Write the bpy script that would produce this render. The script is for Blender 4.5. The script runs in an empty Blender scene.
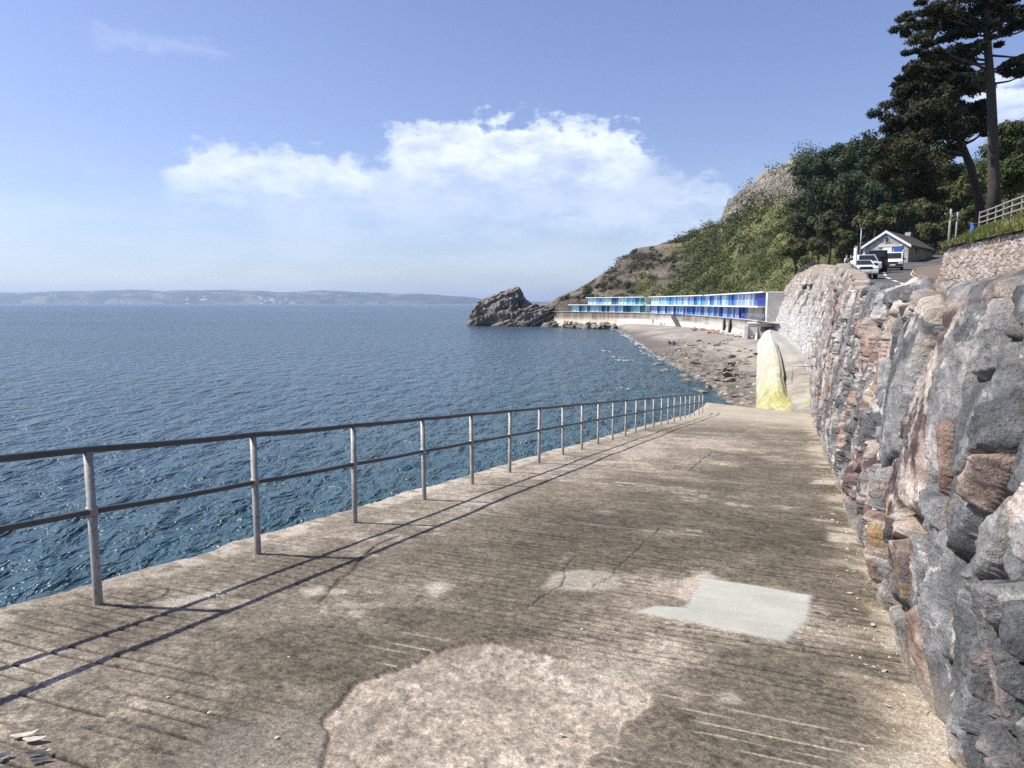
import bpy, bmesh, math, random
import numpy as np
from mathutils import Vector, Matrix
random.seed(7); RNG = np.random.default_rng(11)
scene = bpy.context.scene
COL = scene.collection
# ------------------------------------------------------------------ camera mapping
F = 700.0
PITCH = math.atan2(81.0, F)
CP, SP = math.cos(PITCH), math.sin(PITCH)
SEA = -8.2
def ray(px, py):
    x, y, z = px - 512.0, 384.0 - py, F
    return np.array([x, z * CP + y * SP, y * CP - z * SP])
def on_z(px, py, z):
    r = ray(px, py); return r * (z / r[2])
def at_y(px, py, y):
    r = ray(px, py); return r * (y / r[1])
A = math.radians(21.1); SA, CA = math.sin(A), math.cos(A)
SLOPE = 0.1106
def su(s, u): return s * SA + u * CA, s * CA - u * SA
def zramp(s): return -1.67 - SLOPE * s
def on_ramp(px, py):
    r = ray(px, py); k = r[0] * SA + r[1] * CA
    t = -1.67 / (r[2] + SLOPE * k)
    return k * t, (r[0] * CA - r[1] * SA) * t
ZR_S = [-10, 10, 25, 45, 57, 68, 83, 105, 130, 180]
ZR_Z = [-1.2, -.45, .10, 1.05, 1.74, 2.4, 3.4, 5.3, 8.0, 12.0]
def zroad(s): return np.interp(s, ZR_S, ZR_Z)
def on_road(px, py):
    r = ray(px, py)
    for y in np.arange(15, 160, .05):
        p = r * (y / r[1])
        s = p[0] * SA + p[1] * CA
        if p[2] <= zroad(s): return p
    return r * (100 / r[1])
# ------------------------------------------------------------------ numpy noise
def _h(ix, iy, iz, seed=0):
    n = (ix.astype(np.int64) * 374761393 + iy.astype(np.int64) * 668265263 + iz.astype(np.int64) * 2147483647 * 3 + seed * 974634777) & 0xFFFFFFFF
    n = ((n ^ (n >> 13)) * 1274126177) & 0xFFFFFFFF
    n = ((n ^ (n >> 16)) * 2246822519) & 0xFFFFFFFF
    return ((n ^ (n >> 15)) & 0xFFFFFF) / float(0xFFFFFF)
def vnoise(x, y, z=None, seed=0):
    if z is None: z = np.zeros_like(x)
    ix, iy, iz = np.floor(x), np.floor(y), np.floor(z)
    fx, fy, fz = x - ix, y - iy, z - iz
    ux, uy, uz = [f * f * f * (f * (f * 6 - 15) + 10) for f in (fx, fy, fz)]
    r = 0
    for dx in (0, 1):
        for dy in (0, 1):
            a = _h(ix + dx, iy + dy, iz, seed) * (1 - uz) + _h(ix + dx, iy + dy, iz + 1, seed) * uz
            r = r + a * (ux if dx else 1 - ux) * (uy if dy else 1 - uy)
    return r * 2 - 1
def fbm(x, y, z=None, oct=4, seed=0, gain=.5, ridged=False):
    a, r, tot = 1.0, 0, 0
    for o in range(oct):
        n = vnoise(x, y, z, seed + o * 17)
        r = r + a * ((1 - 2 * np.abs(n)) if ridged else n); tot += a
        a *= gain; x = x * 2.03 + 1.7; y = y * 2.03 - 3.1
        if z is not None: z = z * 2.03 + 5.3
    return r / tot
def voro(x, y, seed=0, jit=.95):
    ix, iy = np.floor(x), np.floor(y)
    f1 = np.full(x.shape, 9.0); f2 = np.full(x.shape, 9.0)
    c = np.zeros(x.shape); cx = np.zeros(x.shape); cy = np.zeros(x.shape)
    zz = np.zeros_like(x)
    for dx in (-1, 0, 1):
        for dy in (-1, 0, 1):
            jx, jy = ix + dx, iy + dy
            px = jx + .5 + (_h(jx, jy, zz, seed) - .5) * jit
            py = jy + .5 + (_h(jx, jy, zz, seed + 5) - .5) * jit
            d = np.hypot(px - x, py - y)
            m = d < f1
            f2 = np.where(m, f1, np.minimum(f2, d))
            c = np.where(m, _h(jx, jy, zz, seed + 9), c)
            cx = np.where(m, x - px, cx); cy = np.where(m, y - py, cy)
            f1 = np.where(m, d, f1)
    return f1, f2, c, cx, cy
def sstep(a, b, x):
    t = np.clip((x - a) / (b - a), 0, 1); return t * t * (3 - 2 * t)
def lerp(a, b, t): return a + (b - a) * t
def mixc(a, b, m):
    a = np.asarray(a, float); b = np.asarray(b, float)
    return a * (1 - m[..., None]) + b * m[..., None]
def poly_sd(x, y, P):
    """signed distance to polygon (negative inside)"""
    P = np.asarray(P, float); d = np.full(x.shape, 1e9); ins = np.zeros(x.shape, bool)
    for i in range(len(P)):
        a, b = P[i], P[(i + 1) % len(P)]
        e = b - a; wx, wy = x - a[0], y - a[1]
        t = np.clip((wx * e[0] + wy * e[1]) / (e @ e + 1e-12), 0, 1)
        d = np.minimum(d, np.hypot(wx - e[0] * t, wy - e[1] * t))
        if abs(b[1] - a[1]) > 1e-9:
            c = ((a[1] > y) != (b[1] > y)) & (x < (b[0] - a[0]) * (y - a[1]) / (b[1] - a[1]) + a[0])
            ins ^= c
    return np.where(ins, -d, d)
def line_d(x, y, P):
    P = np.asarray(P, float); d = np.full(x.shape, 1e9)
    for i in range(len(P) - 1):
        a, b = P[i], P[i + 1]; e = b - a
        wx, wy = x - a[0], y - a[1]
        t = np.clip((wx * e[0] + wy * e[1]) / (e @ e + 1e-12), 0, 1)
        d = np.minimum(d, np.hypot(wx - e[0] * t, wy - e[1] * t))
    return d
# ------------------------------------------------------------------ objects
def tag(o, label=None, cat=None, group=None, kind=None):
    if label: o['label'] = label
    if cat: o['category'] = cat
    if group: o['group'] = group
    if kind: o['kind'] = kind
    return o
def link(name, me, mat=None, parent=None, loc=None):
    o = bpy.data.objects.new(name, me); COL.objects.link(o)
    if mat is not None and me is not None:
        if isinstance(mat, (list, tuple)):
            for m in mat: me.materials.append(m)
        else: me.materials.append(mat)
    if parent is not None: o.parent = parent
    if loc is not None: o.location = loc
    return o
def empty(name, loc, label, cat, group=None, rotz=0):
    o = bpy.data.objects.new(name, None); COL.objects.link(o)
    o.location = loc; o.rotation_euler = (0, 0, rotz); o.empty_display_size = .3
    return tag(o, label, cat, group)
def mesh_np(name, V, Fc, smooth=True, col=None):
    V = np.ascontiguousarray(V, dtype=np.float32).reshape(-1, 3)
    Fc = np.ascontiguousarray(Fc, dtype=np.int32)
    k = Fc.shape[1]
    me = bpy.data.meshes.new(name)
    me.vertices.add(len(V)); me.vertices.foreach_set('co', V.ravel())
    me.loops.add(Fc.size); me.loops.foreach_set('vertex_index', Fc.ravel())
    me.polygons.add(len(Fc))
    me.polygons.foreach_set('loop_start', np.arange(0, Fc.size, k, dtype=np.int32))
    me.polygons.foreach_set('loop_total', np.full(len(Fc), k, dtype=np.int32))
    me.polygons.foreach_set('use_smooth', np.full(len(Fc), smooth, dtype=bool))
    me.update(calc_edges=True)
    if col is not None:
        col = np.asarray(col); nch = 4 if col.shape[-1] == 4 else 3; c = np.ones((len(V), 4), np.float32); c[:, :nch] = np.clip(col.reshape(-1, nch), 0, 1)
        at = me.color_attributes.new('Col', 'FLOAT_COLOR', 'POINT')
        at.data.foreach_set('color', c.ravel())
    me.validate()
    return me
def grid_faces(nr, nc):
    i = np.arange(nr - 1)[:, None] * nc + np.arange(nc - 1)[None, :]
    return np.stack([i, i + 1, i + nc + 1, i + nc], -1).reshape(-1, 4)
def grid_mesh(name, P, col=None, smooth=True, flip=False):
    nr, nc = P.shape[:2]
    Fc = grid_faces(nr, nc)
    if flip: Fc = Fc[:, ::-1]
    return mesh_np(name, P.reshape(-1, 3), Fc, smooth, None if col is None else col.reshape(-1, col.shape[-1]))
def bm_box(bm, c, d, rot=None):
    m = Matrix.Translation(c) @ (rot.to_4x4() if rot else Matrix.Identity(4)) @ Matrix.Diagonal((*d, 1))
    bmesh.ops.create_cube(bm, size=1, matrix=m)
def bm_tube(bm, pts, radii, n=10, cap=True):
    pts = [Vector(p) for p in pts]
    if not isinstance(radii, (list, tuple)): radii = [radii] * len(pts)
    rings = []
    up = Vector((0.13, .21, 1)).normalized()
    for i, p in enumerate(pts):
        d = (pts[min(i + 1, len(pts) - 1)] - pts[max(i - 1, 0)]).normalized()
        a = d.cross(up)
        if a.length < 1e-3: a = d.cross(Vector((1, 0, 0)))
        a.normalize(); b = d.cross(a).normalized()
        rings.append([bm.verts.new(p + (a * math.cos(2 * math.pi * k / n) + b * math.sin(2 * math.pi * k / n)) * radii[i]) for k in range(n)])
    for i in range(len(rings) - 1):
        for k in range(n):
            f = bm.faces.new((rings[i][k], rings[i][(k + 1) % n], rings[i + 1][(k + 1) % n], rings[i + 1][k])); f.smooth = True
    if cap:
        bm.faces.new(rings[0][::-1]); bm.faces.new(rings[-1])
def bm_prism(bm, poly, y0, y1, axis='y'):
    """polygon in (a, z) extruded along the third axis"""
    def mk(a, z, t): return (a, t, z) if axis == 'y' else ((t, a, z) if axis == 'x' else (a, z, t))
    v0 = [bm.verts.new(mk(a, z, y0)) for a, z in poly]; v1 = [bm.verts.new(mk(a, z, y1)) for a, z in poly]
    n = len(poly)
    for i in range(n): bm.faces.new((v0[i], v0[(i + 1) % n], v1[(i + 1) % n], v1[i]))
    bm.faces.new(v0[::-1]); bm.faces.new(v1)
def bm_obj(name, bm, mat, parent=None, bevel=0, seg=2, loc=None, smooth=False):
    bmesh.ops.recalc_face_normals(bm, faces=bm.faces[:])
    if bevel:
        bmesh.ops.bevel(bm, geom=bm.edges[:] , offset=bevel, segments=seg, affect='EDGES', profile=.6, clamp_overlap=True)
    if smooth:
        for f in bm.faces: f.smooth = True
    me = bpy.data.meshes.new(name); bm.to_mesh(me); bm.free()
    return link(name, me, mat, parent, loc)
def box_obj(name, c, d, mat, parent=None, bevel=0, rot=None):
    bm = bmesh.new(); bm_box(bm, c, d, rot); return bm_obj(name, bm, mat, parent, bevel)
def copy_tree(o, parent=None):
    c = o.copy(); COL.objects.link(c)
    if parent is not None: c.parent = parent
    for ch in list(o.children): copy_tree(ch, c)
    return c
# ------------------------------------------------------------------ materials
class N:
    def __init__(s, name):
        s.m = bpy.data.materials.new(name); s.m.use_nodes = True
        s.t = s.m.node_tree; s.bsdf = s.t.nodes['Principled BSDF']; s.out = s.t.nodes['Material Output']
        s._tc = None
    def n(s, typ, **kw):
        nd = s.t.nodes.new(typ)
        for k, v in kw.items():
            if hasattr(nd, k) and k not in nd.inputs: setattr(nd, k, v)
            else: nd.inputs[k].default_value = v
        return nd
    def l(s, a, b): s.t.links.new(a, b)
    def obj(s):
        if not s._tc: s._tc = s.n('ShaderNodeTexCoord')
        return s._tc.outputs['Object']
    def mapping(s, scale=(1, 1, 1), rot=(0, 0, 0), vec=None):
        m = s.n('ShaderNodeMapping'); m.inputs['Scale'].default_value = scale; m.inputs['Rotation'].default_value = rot
        s.l(vec or s.obj(), m.inputs['Vector']); return m.outputs[0]
    def noise(s, scale, detail=4, rough=.6, vec=None, dist=0):
        nd = s.n('ShaderNodeTexNoise'); nd.inputs['Scale'].default_value = scale; nd.inputs['Detail'].default_value = detail
        nd.inputs['Roughness'].default_value = rough; nd.inputs['Distortion'].default_value = dist
        s.l(vec or s.obj(), nd.inputs['Vector']); return nd.outputs['Fac']
    def ramp(s, fac, stops):
        r = s.n('ShaderNodeValToRGB'); el = r.color_ramp.elements
        while len(el) > 1: el.remove(el[-1])
        el[0].position = stops[0][0]; el[0].color = (*stops[0][1], 1) if len(stops[0][1]) == 3 else stops[0][1]
        for p, c in stops[1:]:
            e = el.new(p); e.color = (*c, 1) if len(c) == 3 else c
        s.l(fac, r.inputs[0]); return r.outputs[0]
    def g(s, fac, a, b, va=0., vb=1.):
        m = s.n('ShaderNodeMapRange'); m.inputs['From Min'].default_value = a; m.inputs['From Max'].default_value = b
        m.inputs['To Min'].default_value = va; m.inputs['To Max'].default_value = vb
        s.l(fac, m.inputs['Value']); return m.outputs[0]
    def math(s, op, a, b=None):
        m = s.n('ShaderNodeMath'); m.operation = op
        for i, v in enumerate((a, b)):
            if v is None: continue
            if isinstance(v, (int, float)): m.inputs[i].default_value = v
            else: s.l(v, m.inputs[i])
        return m.outputs[0]
    def mix(s, fac, a, b, typ='MIX'):
        m = s.n('ShaderNodeMix'); m.data_type = 'RGBA'; m.blend_type = typ
        for sock, v in ((m.inputs[0], fac), (m.inputs[6], a), (m.inputs[7], b)):
            if isinstance(v, (int, float)): sock.default_value = v
            elif isinstance(v, tuple): sock.default_value = (*v, 1) if len(v) == 3 else v
            else: s.l(v, sock)
        return m.outputs[2]
    def attr(s):
        a = s.n('ShaderNodeAttribute'); a.attribute_name = 'Col'; return a.outputs['Color']
    def scalec(s, col, fac):
        m = s.n('ShaderNodeVectorMath'); m.operation = 'SCALE'; s.l(col, m.inputs[0]); s.l(fac, m.inputs['Scale']); return m.outputs[0]
    def bump(s, h, strength=.5, dist=.02, prev=None):
        b = s.n('ShaderNodeBump'); b.inputs['Strength'].default_value = strength; b.inputs['Distance'].default_value = dist
        s.l(h, b.inputs['Height'])
        if prev is not None: s.l(prev, b.inputs['Normal'])
        return b.outputs[0]
    def done(s, col=None, rough=.8, normal=None, metal=0, spec=.5):
        b = s.bsdf
        if col is not None:
            if isinstance(col, tuple): b.inputs['Base Color'].default_value = (*col, 1)
            else: s.l(col, b.inputs['Base Color'])
        if isinstance(rough, (int, float)): b.inputs['Roughness'].default_value = rough
        else: s.l(rough, b.inputs['Roughness'])
        if normal is not None: s.l(normal, b.inputs['Normal'])
        b.inputs['Metallic'].default_value = metal; b.inputs['Specular IOR Level'].default_value = spec
        return s.m
def mat_attr(name, fine=30, amt=.35, rough=.9, bstr=.5, bdist=.02, fine2=None, spec=.25, bscale=None):
    n = N(name); a = n.attr()
    f = n.noise(fine, 5, .65); v = n.g(f, .25, .75, 1 - amt, 1 + amt)
    c = n.scalec(a, v)
    if fine2:
        f2 = n.noise(fine2, 3, .7); c = n.scalec(c, n.g(f2, .3, .7, 1 - amt * .8, 1 + amt * .8))
        nb = n.bump(f2, bstr, bdist * .4); nb = n.bump(f, bstr, bdist, nb)
    else: nb = n.bump(f if not bscale else n.noise(bscale, 6, .7), bstr, bdist)
    return n.done(c, rough, nb, spec=spec)
def mat_plain(name, col, rough=.6, var=.12, scale=6, metal=0, bstr=.1, spec=.5):
    n = N(name); f = n.noise(scale, 5, .65)
    c = n.mix(n.g(f, .3, .7, 0, 1), tuple(x * (1 - var) for x in col), tuple(min(1, x * (1 + var)) for x in col))
    return n.done(c, rough, n.bump(f, bstr, .01), metal, spec)
def mat_leaf(name, amt=.25, trans=.25):
    n = N(name); a = n.attr()
    f = n.noise(1.7, 2, .5); c = n.scalec(a, n.g(f, .3, .7, 1 - amt, 1 + amt))
    d = n.done(c, .7, spec=.2)
    tr = n.n('ShaderNodeBsdfTranslucent'); n.l(c, tr.inputs['Color'])
    mx = n.n('ShaderNodeMixShader'); mx.inputs[0].default_value = trans
    n.l(n.bsdf.outputs[0], mx.inputs[1]); n.l(tr.outputs[0], mx.inputs[2]); n.l(mx.outputs[0], n.out.inputs['Surface'])
    return d
M = {}
M['leaf'] = mat_leaf('leaf'); M['scrub'] = mat_leaf('scrub', .3, .2)
M['bark'] = mat_plain('bark', (.050, .040, .033), .95, .45, 5, bstr=.8)
M['white'] = mat_plain('white_paint', (.78, .79, .78), .55, .06, 2)
M['black'] = mat_plain('black_rubber', (.018, .018, .02), .7, .2, 8)
M['glass'] = mat_plain('dark_glass', (.02, .026, .032), .08, .1, 2, bstr=0)
M['steel'] = mat_plain('steel_trim', (.45, .46, .47), .35, .1, 10, .8)
M['timber'] = mat_plain('grey_timber', (.36, .34, .31), .85, .2, 14, bstr=.3)
M['concrete'] = mat_plain('concrete_plain', (.42, .39, .34), .9, .2, 1.2, bstr=.3)
M['darkmetal'] = mat_plain('dark_metal', (.05, .052, .055), .5, .2, 8, .3)
EXPOSURE = 0.46; HAZE = 1.0e-4
# ================================================================== concrete slipway
def rows_log(s0, s1, k, near=1.7):
    r = [s0]
    while r[-1] < s1: r.append(r[-1] + k * max(abs(r[-1]) if r[-1] > 0 else near, near))
    r[-1] = s1; return np.array(r)
U_L, U_R = -4.72, 1.75
def bend(s): return .40 * np.clip((np.asarray(s, float) - 14) / 24.5, 0, 1.1) ** 1.5
def ramp_poly(pts): return [on_ramp(x, y) for x, y in pts]
def build_ramp():
    S = rows_log(-4, 41, .0046); U = np.linspace(U_L, U_R, 560)
    s, u = np.meshgrid(S, U, indexing='ij')
    s = np.where(s > 36, 36 + (s - 36) * (1 + .9 * np.clip((U_R - u) / (U_R - U_L), 0, 1)), s)
    edge = fbm(s * 1.1, s * 0, oct=5, seed=3) * .10 + fbm(s * 7, s * 0, oct=3, seed=8) * .025
    w = sstep(-3.9, U_L, u); bn = bend(s) * (U_R - u) / (U_R - U_L); u = u + edge * w + bn
    und = fbm(s * .55, u * .45, oct=3, seed=21) * .02
    mid = fbm(s * 3, u * 3, oct=4, seed=22) * .004
    # tamped grooves across the slope
    gs = s + fbm(s * .4, u * .5, oct=2, seed=5) * .12
    per = .105
    g = np.abs(((gs / per) % 1) - .5) * 2
    gstr = sstep(-.3, .1, fbm(s * .5, u * .6, oct=3, seed=31) + .22) * sstep(13, 6, s)
    groove = sstep(.70, .94, g) * gstr * sstep(-.3, .2, fbm(s * 7, u * 1.6, oct=3, seed=33) + .16)
    # fine brushing that runs across
    brush = fbm(s * 22, u * 2.2, oct=4, seed=35)
    # base colours
    n1 = fbm(s * .22, u * .4, oct=5, seed=41); n2 = fbm(s * 1.3, u * 1.1, oct=5, seed=42); n3 = fbm(s * 6, u * 5, oct=4, seed=43)
    c = mixc([.20, .168, .126], [.362, .31, .242], sstep(-.35, .4, n1 * .7 + n2 * .5 + n3 * .25))
    dark = sstep(.0, .35, fbm(s * .3 + 9, u * .55, oct=5, seed=51) + .28 * fbm(s * 3, u * 2, oct=4, seed=52) - .02)
    # known dark areas, lighter areas (positions on the slope)
    dp = poly_sd(s, u, ramp_poly([(480, 560), (545, 520), (700, 495), (870, 500), (915, 610), (900, 660), (820, 600), (700, 575), (560, 575)])) + n2 * .35 + n3 * .12
    dark = np.maximum(dark * .5, sstep(.15, -.25, dp) * .8)
    dp = poly_sd(s, u, ramp_poly([(690, 640), (880, 650), (950, 760), (780, 800), (640, 770), (660, 690)])) + n2 * .35
    dark = np.maximum(dark, sstep(.3, -.2, dp) * .9)
    dp = poly_sd(s, u, ramp_poly([(255, 640), (330, 580), (420, 600), (560, 640), (420, 650), (330, 700)])) + n2 * .3
    dark = np.maximum(dark, sstep(.2, -.2, dp) * .7)
    dp = poly_sd(s, u, ramp_poly([(700, 470), (740, 455), (860, 470), (880, 540), (720, 520), (590, 500)])) + n2 * .9
    dark = np.maximum(dark, sstep(.5, -.6, dp) * .75)
    c = mixc(c, [.082, .068, .046], dark * .82)
    n4 = fbm(s * 17, u * 15, oct=3, seed=44, gain=.7)
    c = c * np.clip(1 + .20 * n3 + .05 * brush + .40 * n4 + .50 * fbm(s * 48, u * 44, oct=2, seed=45), .3, 2)[..., None]
    # transverse joints: tone changes between pours and thin pale lines
    for sj, a in ((7.55, .8), (12.2, .7), (16.7, .8), (22.5, .6), (30, .5)):
        sj2 = sj + .10 * fbm(u * .8, u * 0 + sj, oct=3, seed=61) + .03 * (u + 2)
        d = np.abs(s - sj2)
        c = mixc(c, [.50, .46, .38], sstep(.035 + .0012 * s, 0, d + .03 * n3) * a * .55 * sstep(-.4, .3, n2))
        c = c * (1 - .12 * (sstep(sj2, sj2 + .03, s) * sstep(sj2 + 1.8, sj2 + .2, s)))[..., None]
    gl = sstep(-2.6, -1.9, u) * sstep(4.2, 3.4, s); g2_ = sstep(.88, .97, g) * gl * sstep(-.2, .1, fbm(s * 4, u * 1.3, oct=3, seed=34))
    groove = groove * (1 - gl)
    c = mixc(c, c * .20, groove * .9); c = mixc(c, [.46, .41, .32], g2_ * .85)
    # far pale sandy zone
    fz = sstep(25, 36, s + 4 * n1) ; c = mixc(c, [.46, .41, .32], fz * .65)
    # smoother grey slab at the bottom left
    sl = poly_sd(s, u, ramp_poly([(150, 800), (215, 735), (290, 712), (350, 722), (345, 800)])) + .08 * n2
    c = mixc(c, mixc([.33, .3, .255], [.26, .235, .2], sstep(-.3, .3, n2)), sstep(.10, -.12, sl + .1 * n3) * .25)
    # lip along the sea
    lip = sstep(-4.36, -4.5, u - bn + .12 * n2 + .05 * n3)
    c = mixc(c, mixc([.50, .445, .355], [.24, .20, .15], sstep(-.25, .35, n3 + n2 * .6 - .12 * sstep(4, 9, s))), lip * .92 * sstep(-.45, .15, n2 + .6 * n3 + .35 * sstep(3, 9, s)))
    spot = sstep(.48, .62, n2 * .6 + n3 * .6 + .1 * brush); c = mixc(c, [.50, .45, .36], spot * .45)
    # pale new patch
    z = und + mid - groove * .010 + brush * .0015
    P = ramp_poly([(702, 577), (756, 586), (811, 595), (809, 622), (784, 642), (735, 633), (690, 622), (632, 612), (655, 606), (686, 607)])
    pd = poly_sd(s, u, P) + .028 * n3 + .02 * n2
    pm = sstep(.02, -.03, pd)
    pc = mixc([.48, .475, .415], [.41, .405, .35], sstep(-.3, .3, n2 + .2 * brush)) * (1 + .06 * n3[..., None])
    c = mixc(c, pc, pm); z = z * (1 - pm) + pm * (.006 + und + .0012 * brush)
    ps = poly_sd(s, u, ramp_poly([(672, 596), (683, 580), (706, 570), (716, 577), (700, 585), (688, 600)])) + .06 * n3
    c = mixc(c, [.48, .41, .33], sstep(.04, -.04, ps) * (1 - pm) * .9)
    # big eroded patch showing the pebbly core
    P = ramp_poly([(338, 716), (352, 698), (362, 686), (400, 671), (433, 657), (452, 650), (470, 646), (507, 648), (552, 658), (593, 669), (630, 681), (651, 695), (645, 714), (622, 720), (614, 742), (590, 752), (575, 775), (560, 830), (330, 830), (335, 750)])
    ed = poly_sd(s, u, P) + .055 * n3 + .09 * n2 + .02 * n4
    em = sstep(.007, -.009, ed)
    peb = fbm(s * 22, u * 22, oct=5, seed=71, gain=.7); f1, f2, ci, _, _ = voro(s * 52, u * 52, 73)
    ec = mixc([.38, .32, .25], [.56, .485, .395], sstep(-.35, .35, n2 + .6 * peb)) * np.clip(.7 + .5 * ci + .5 * n4, .35, 1.6)[..., None]
    ec = mixc(ec, [.19, .155, .12], sstep(.05, .5, fbm(s * 2.2, u * 2.2, oct=4, seed=75)) * .6)
    c = mixc(c, ec, em)
    z = z + em * (-.014 + .012 * peb + .004 * (1 - f1 * 1.4)) - sstep(.03, 0, np.abs(ed + .01)) * .006
    # small pale scabs
    for pts, a in (([(556, 574), (580, 570), (612, 573), (622, 583), (606, 590), (575, 590), (540, 588)], .5), ([(300, 590), (322, 586), (330, 594), (305, 598)], .7),
                   ([(420, 588), (440, 580), (450, 588), (436, 598)], .7), ([(410, 650), (420, 600), (470, 616), (505, 640), (470, 648)], .0), ([(835, 534), (862, 537), (858, 543), (832, 541)], .7),
                   ([(815, 480), (842, 481), (838, 485), (812, 484)], .6), ([(160, 600), (240, 585), (215, 596), (170, 606)], .6)):
        d = poly_sd(s, u, ramp_poly(pts)) + .10 * n2 + .05 * n3
        c = mixc(c, [.52, .47, .39], sstep(.06, -.04, d) * a)
    # cracks
    wob = .05 * fbm(s * 3, u * 3, oct=3, seed=81)
    for pts, wd in (([(330, 588), (374, 546), (400, 534), (456, 531)], .014), ([(374, 546), (362, 560), (320, 600)], .01), ([(596, 587), (660, 528)], .010), ([(690, 470), (712, 452)], .02),
                    ([(135, 604), (160, 596), (166, 586)], .014), ([(515, 618), (560, 585), (575, 555)], .009), ([(90, 612), (130, 606)], .012), ([(520, 545), (600, 530), (700, 545), (860, 552)], .012)):
        d = line_d(s, u + wob, ramp_poly(pts)); m = sstep(wd, wd * .3, d + .004 * n3)
        c = mixc(c, [.07, .06, .05], m * .85); z = z - m * .012
    # sand and grit along the wall foot
    gr = sstep(.38, .85, u - .016 * np.maximum(s - 4, 0) + .16 * n2 + .16 * n3)
    gr2 = gr * sstep(-.15, .3, fbm(s * 2.4, u * 2.4, oct=5, seed=91) + .12)
    c = mixc(c, mixc([.42, .34, .225], [.52, .45, .35], sstep(-.3, .3, n3)), gr2 * .7)
    c = np.concatenate([np.clip(c, 0, 1), (1 - .8 * pm - .25 * em)[..., None]], -1)
    x, y = su(s, u)
    Z = zramp(s) + .058 * np.clip(s - 38, 0, 20) + z
    # rows over the seaward edge
    P = np.stack([x, y, Z], -1)
    L = []
    for k, (du, dz) in enumerate([(.04, -1.2), (.06, -6.5), (.03, -1.5), (.02, -.25), (.012, -.07), (0.0, -.02)]):
        q = P[:, 0].copy(); ww = fbm(S * 1.7, S * 0 + k, oct=3, seed=95) * .05
        xx, yy = su(S, u[:, 0] - du * (1 if k > 2 else 2) + ww * (k < 4)); q[:, 0], q[:, 1] = xx, yy
        q[:, 2] += dz if k > 1 else (-9 if k == 0 else -4)
        L.append(q[:, None])
    P = np.concatenate(L + [P], 1); cl = np.repeat(c[:, :1] * .8, 6, 1); c = np.concatenate([cl, c], 1)
    R = []
    for dz in (-.03, -.12, -.4, -1.6):
        q = P[-1].copy(); q[:, 0] += .02 * SA; q[:, 1] += .02 * CA; q[:, 2] = np.minimum(q[:, 2], zramp(41) + .2) + dz; R.append(q[None])
    P = np.concatenate([P] + R, 0); c = np.concatenate([c] + [c[-1:] * .9] * 4, 0)
    n = N('slipway_concrete'); a = n.attr()
    f = n.noise(60, 6, .8); f2 = n.noise(190, 4, .8)
    f3 = n.noise(22, 6, .85)
    gr = n.math('MULTIPLY', n.math('MULTIPLY', n.g(f, .34, .66, .48, 1.5), n.g(f2, .36, .64, .38, 1.62)), n.g(f3, .34, .66, .68, 1.32))
    al = [q for q in n.t.nodes if q.type == 'ATTRIBUTE'][0].outputs['Alpha']
    cc = n.scalec(a, n.math('ADD', 1.0, n.math('MULTIPLY', n.math('SUBTRACT', gr, 1.0), al))); 
    nb = n.bump(f2, .55, .004); nb = n.bump(f, .6, .012, nb)
    m = n.done(cc, .92, nb, spec=.2)
    o = link('concrete_path', grid_mesh('concrete_path', P, c, flip=True), m); tag(o, kind='structure')
build_ramp()
# ================================================================== railing
def build_rail():
    n = N('rail_paint'); f = n.noise(9, 5, .7); f2 = n.noise(60, 3, .6)
    c = n.mix(n.g(f, .35, .7), (.05, .064, .068), (.105, .115, .114)); c = n.mix(n.g(f2, .57, .67), c, (.14, .075, .045))
    mp = n.done(c, n.g(f, .3, .7, .45, .7), n.bump(f2, .3, .003), .15)
    n = N('post_galvanised'); f = n.noise(7, 5, .7); f2 = n.noise(45, 3, .6)
    c = n.mix(n.g(f, .3, .7), (.25, .245, .225), (.42, .41, .375)); c = n.mix(n.g(f2, .58, .68), c, (.19, .105, .06))
    mq = n.done(c, .55, n.bump(f2, .25, .003), .2)
    s0 = 3.24 - 2 * 1.535
    x, y = su(s0, -4.26)
    root = empty('handrail', (x, y, zramp(s0)), 'long grey two-bar pipe railing on slim posts along the seaward edge of the ramp', 'railing')
    inv = root.matrix_basis.inverted()
    prng = random.Random(3); tops = []
    for k in range(26):
        s = 3.24 + 1.535 * (k - 2) + (prng.uniform(-.04, .04) if k != 2 else 0)
        u = -4.26 + float(bend(s)) + prng.uniform(-.012, .012); h = 1.05
        bx, by = su(s, u); z = zramp(s)
        lean = Vector((prng.uniform(-.012, .012), prng.uniform(-.012, .012), 0))
        b = Vector((bx, by, z)); t = b + Vector((0, 0, h)) + lean
        tops.append((b, t))
        bm = bmesh.new(); bm_tube(bm, [b - Vector((0, 0, .12)), b + Vector((0, 0, .0)), t], .029, 12)
        # welded collars where the bars pass, cement foot
        mid = b.lerp(t, .61); bm_tube(bm, [mid - Vector((0, 0, .035)), mid + Vector((0, 0, .035))], .036, 12)
        o = bm_obj('post', bm, mq, root); o.location = -root.location
    d = Vector(su(1, 0) + (-SLOPE,)); 
    def bar(name, fr, r):
        pts = [b.lerp(t, fr) + Vector((0, 0, .012 * (fr == 1))) for b, t in tops]
        pts = [pts[0] - d * 1.5] + pts + [pts[-1] + d * .25]
        full = []
        for a, b in zip(pts[:-1], pts[1:]):
            for q in range(4):
                full.append(a.lerp(b, q / 4) - Vector((0, 0, .008 * math.sin(math.pi * q / 4))))
        full.append(pts[-1])
        bm = bmesh.new(); bm_tube(bm, full, r, 12)
        o = bm_obj(name, bm, mp, root); o.location = -root.location
    bar('top_bar', 1, .0245); bar('middle_bar', .61, .0215)
build_rail()
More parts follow.
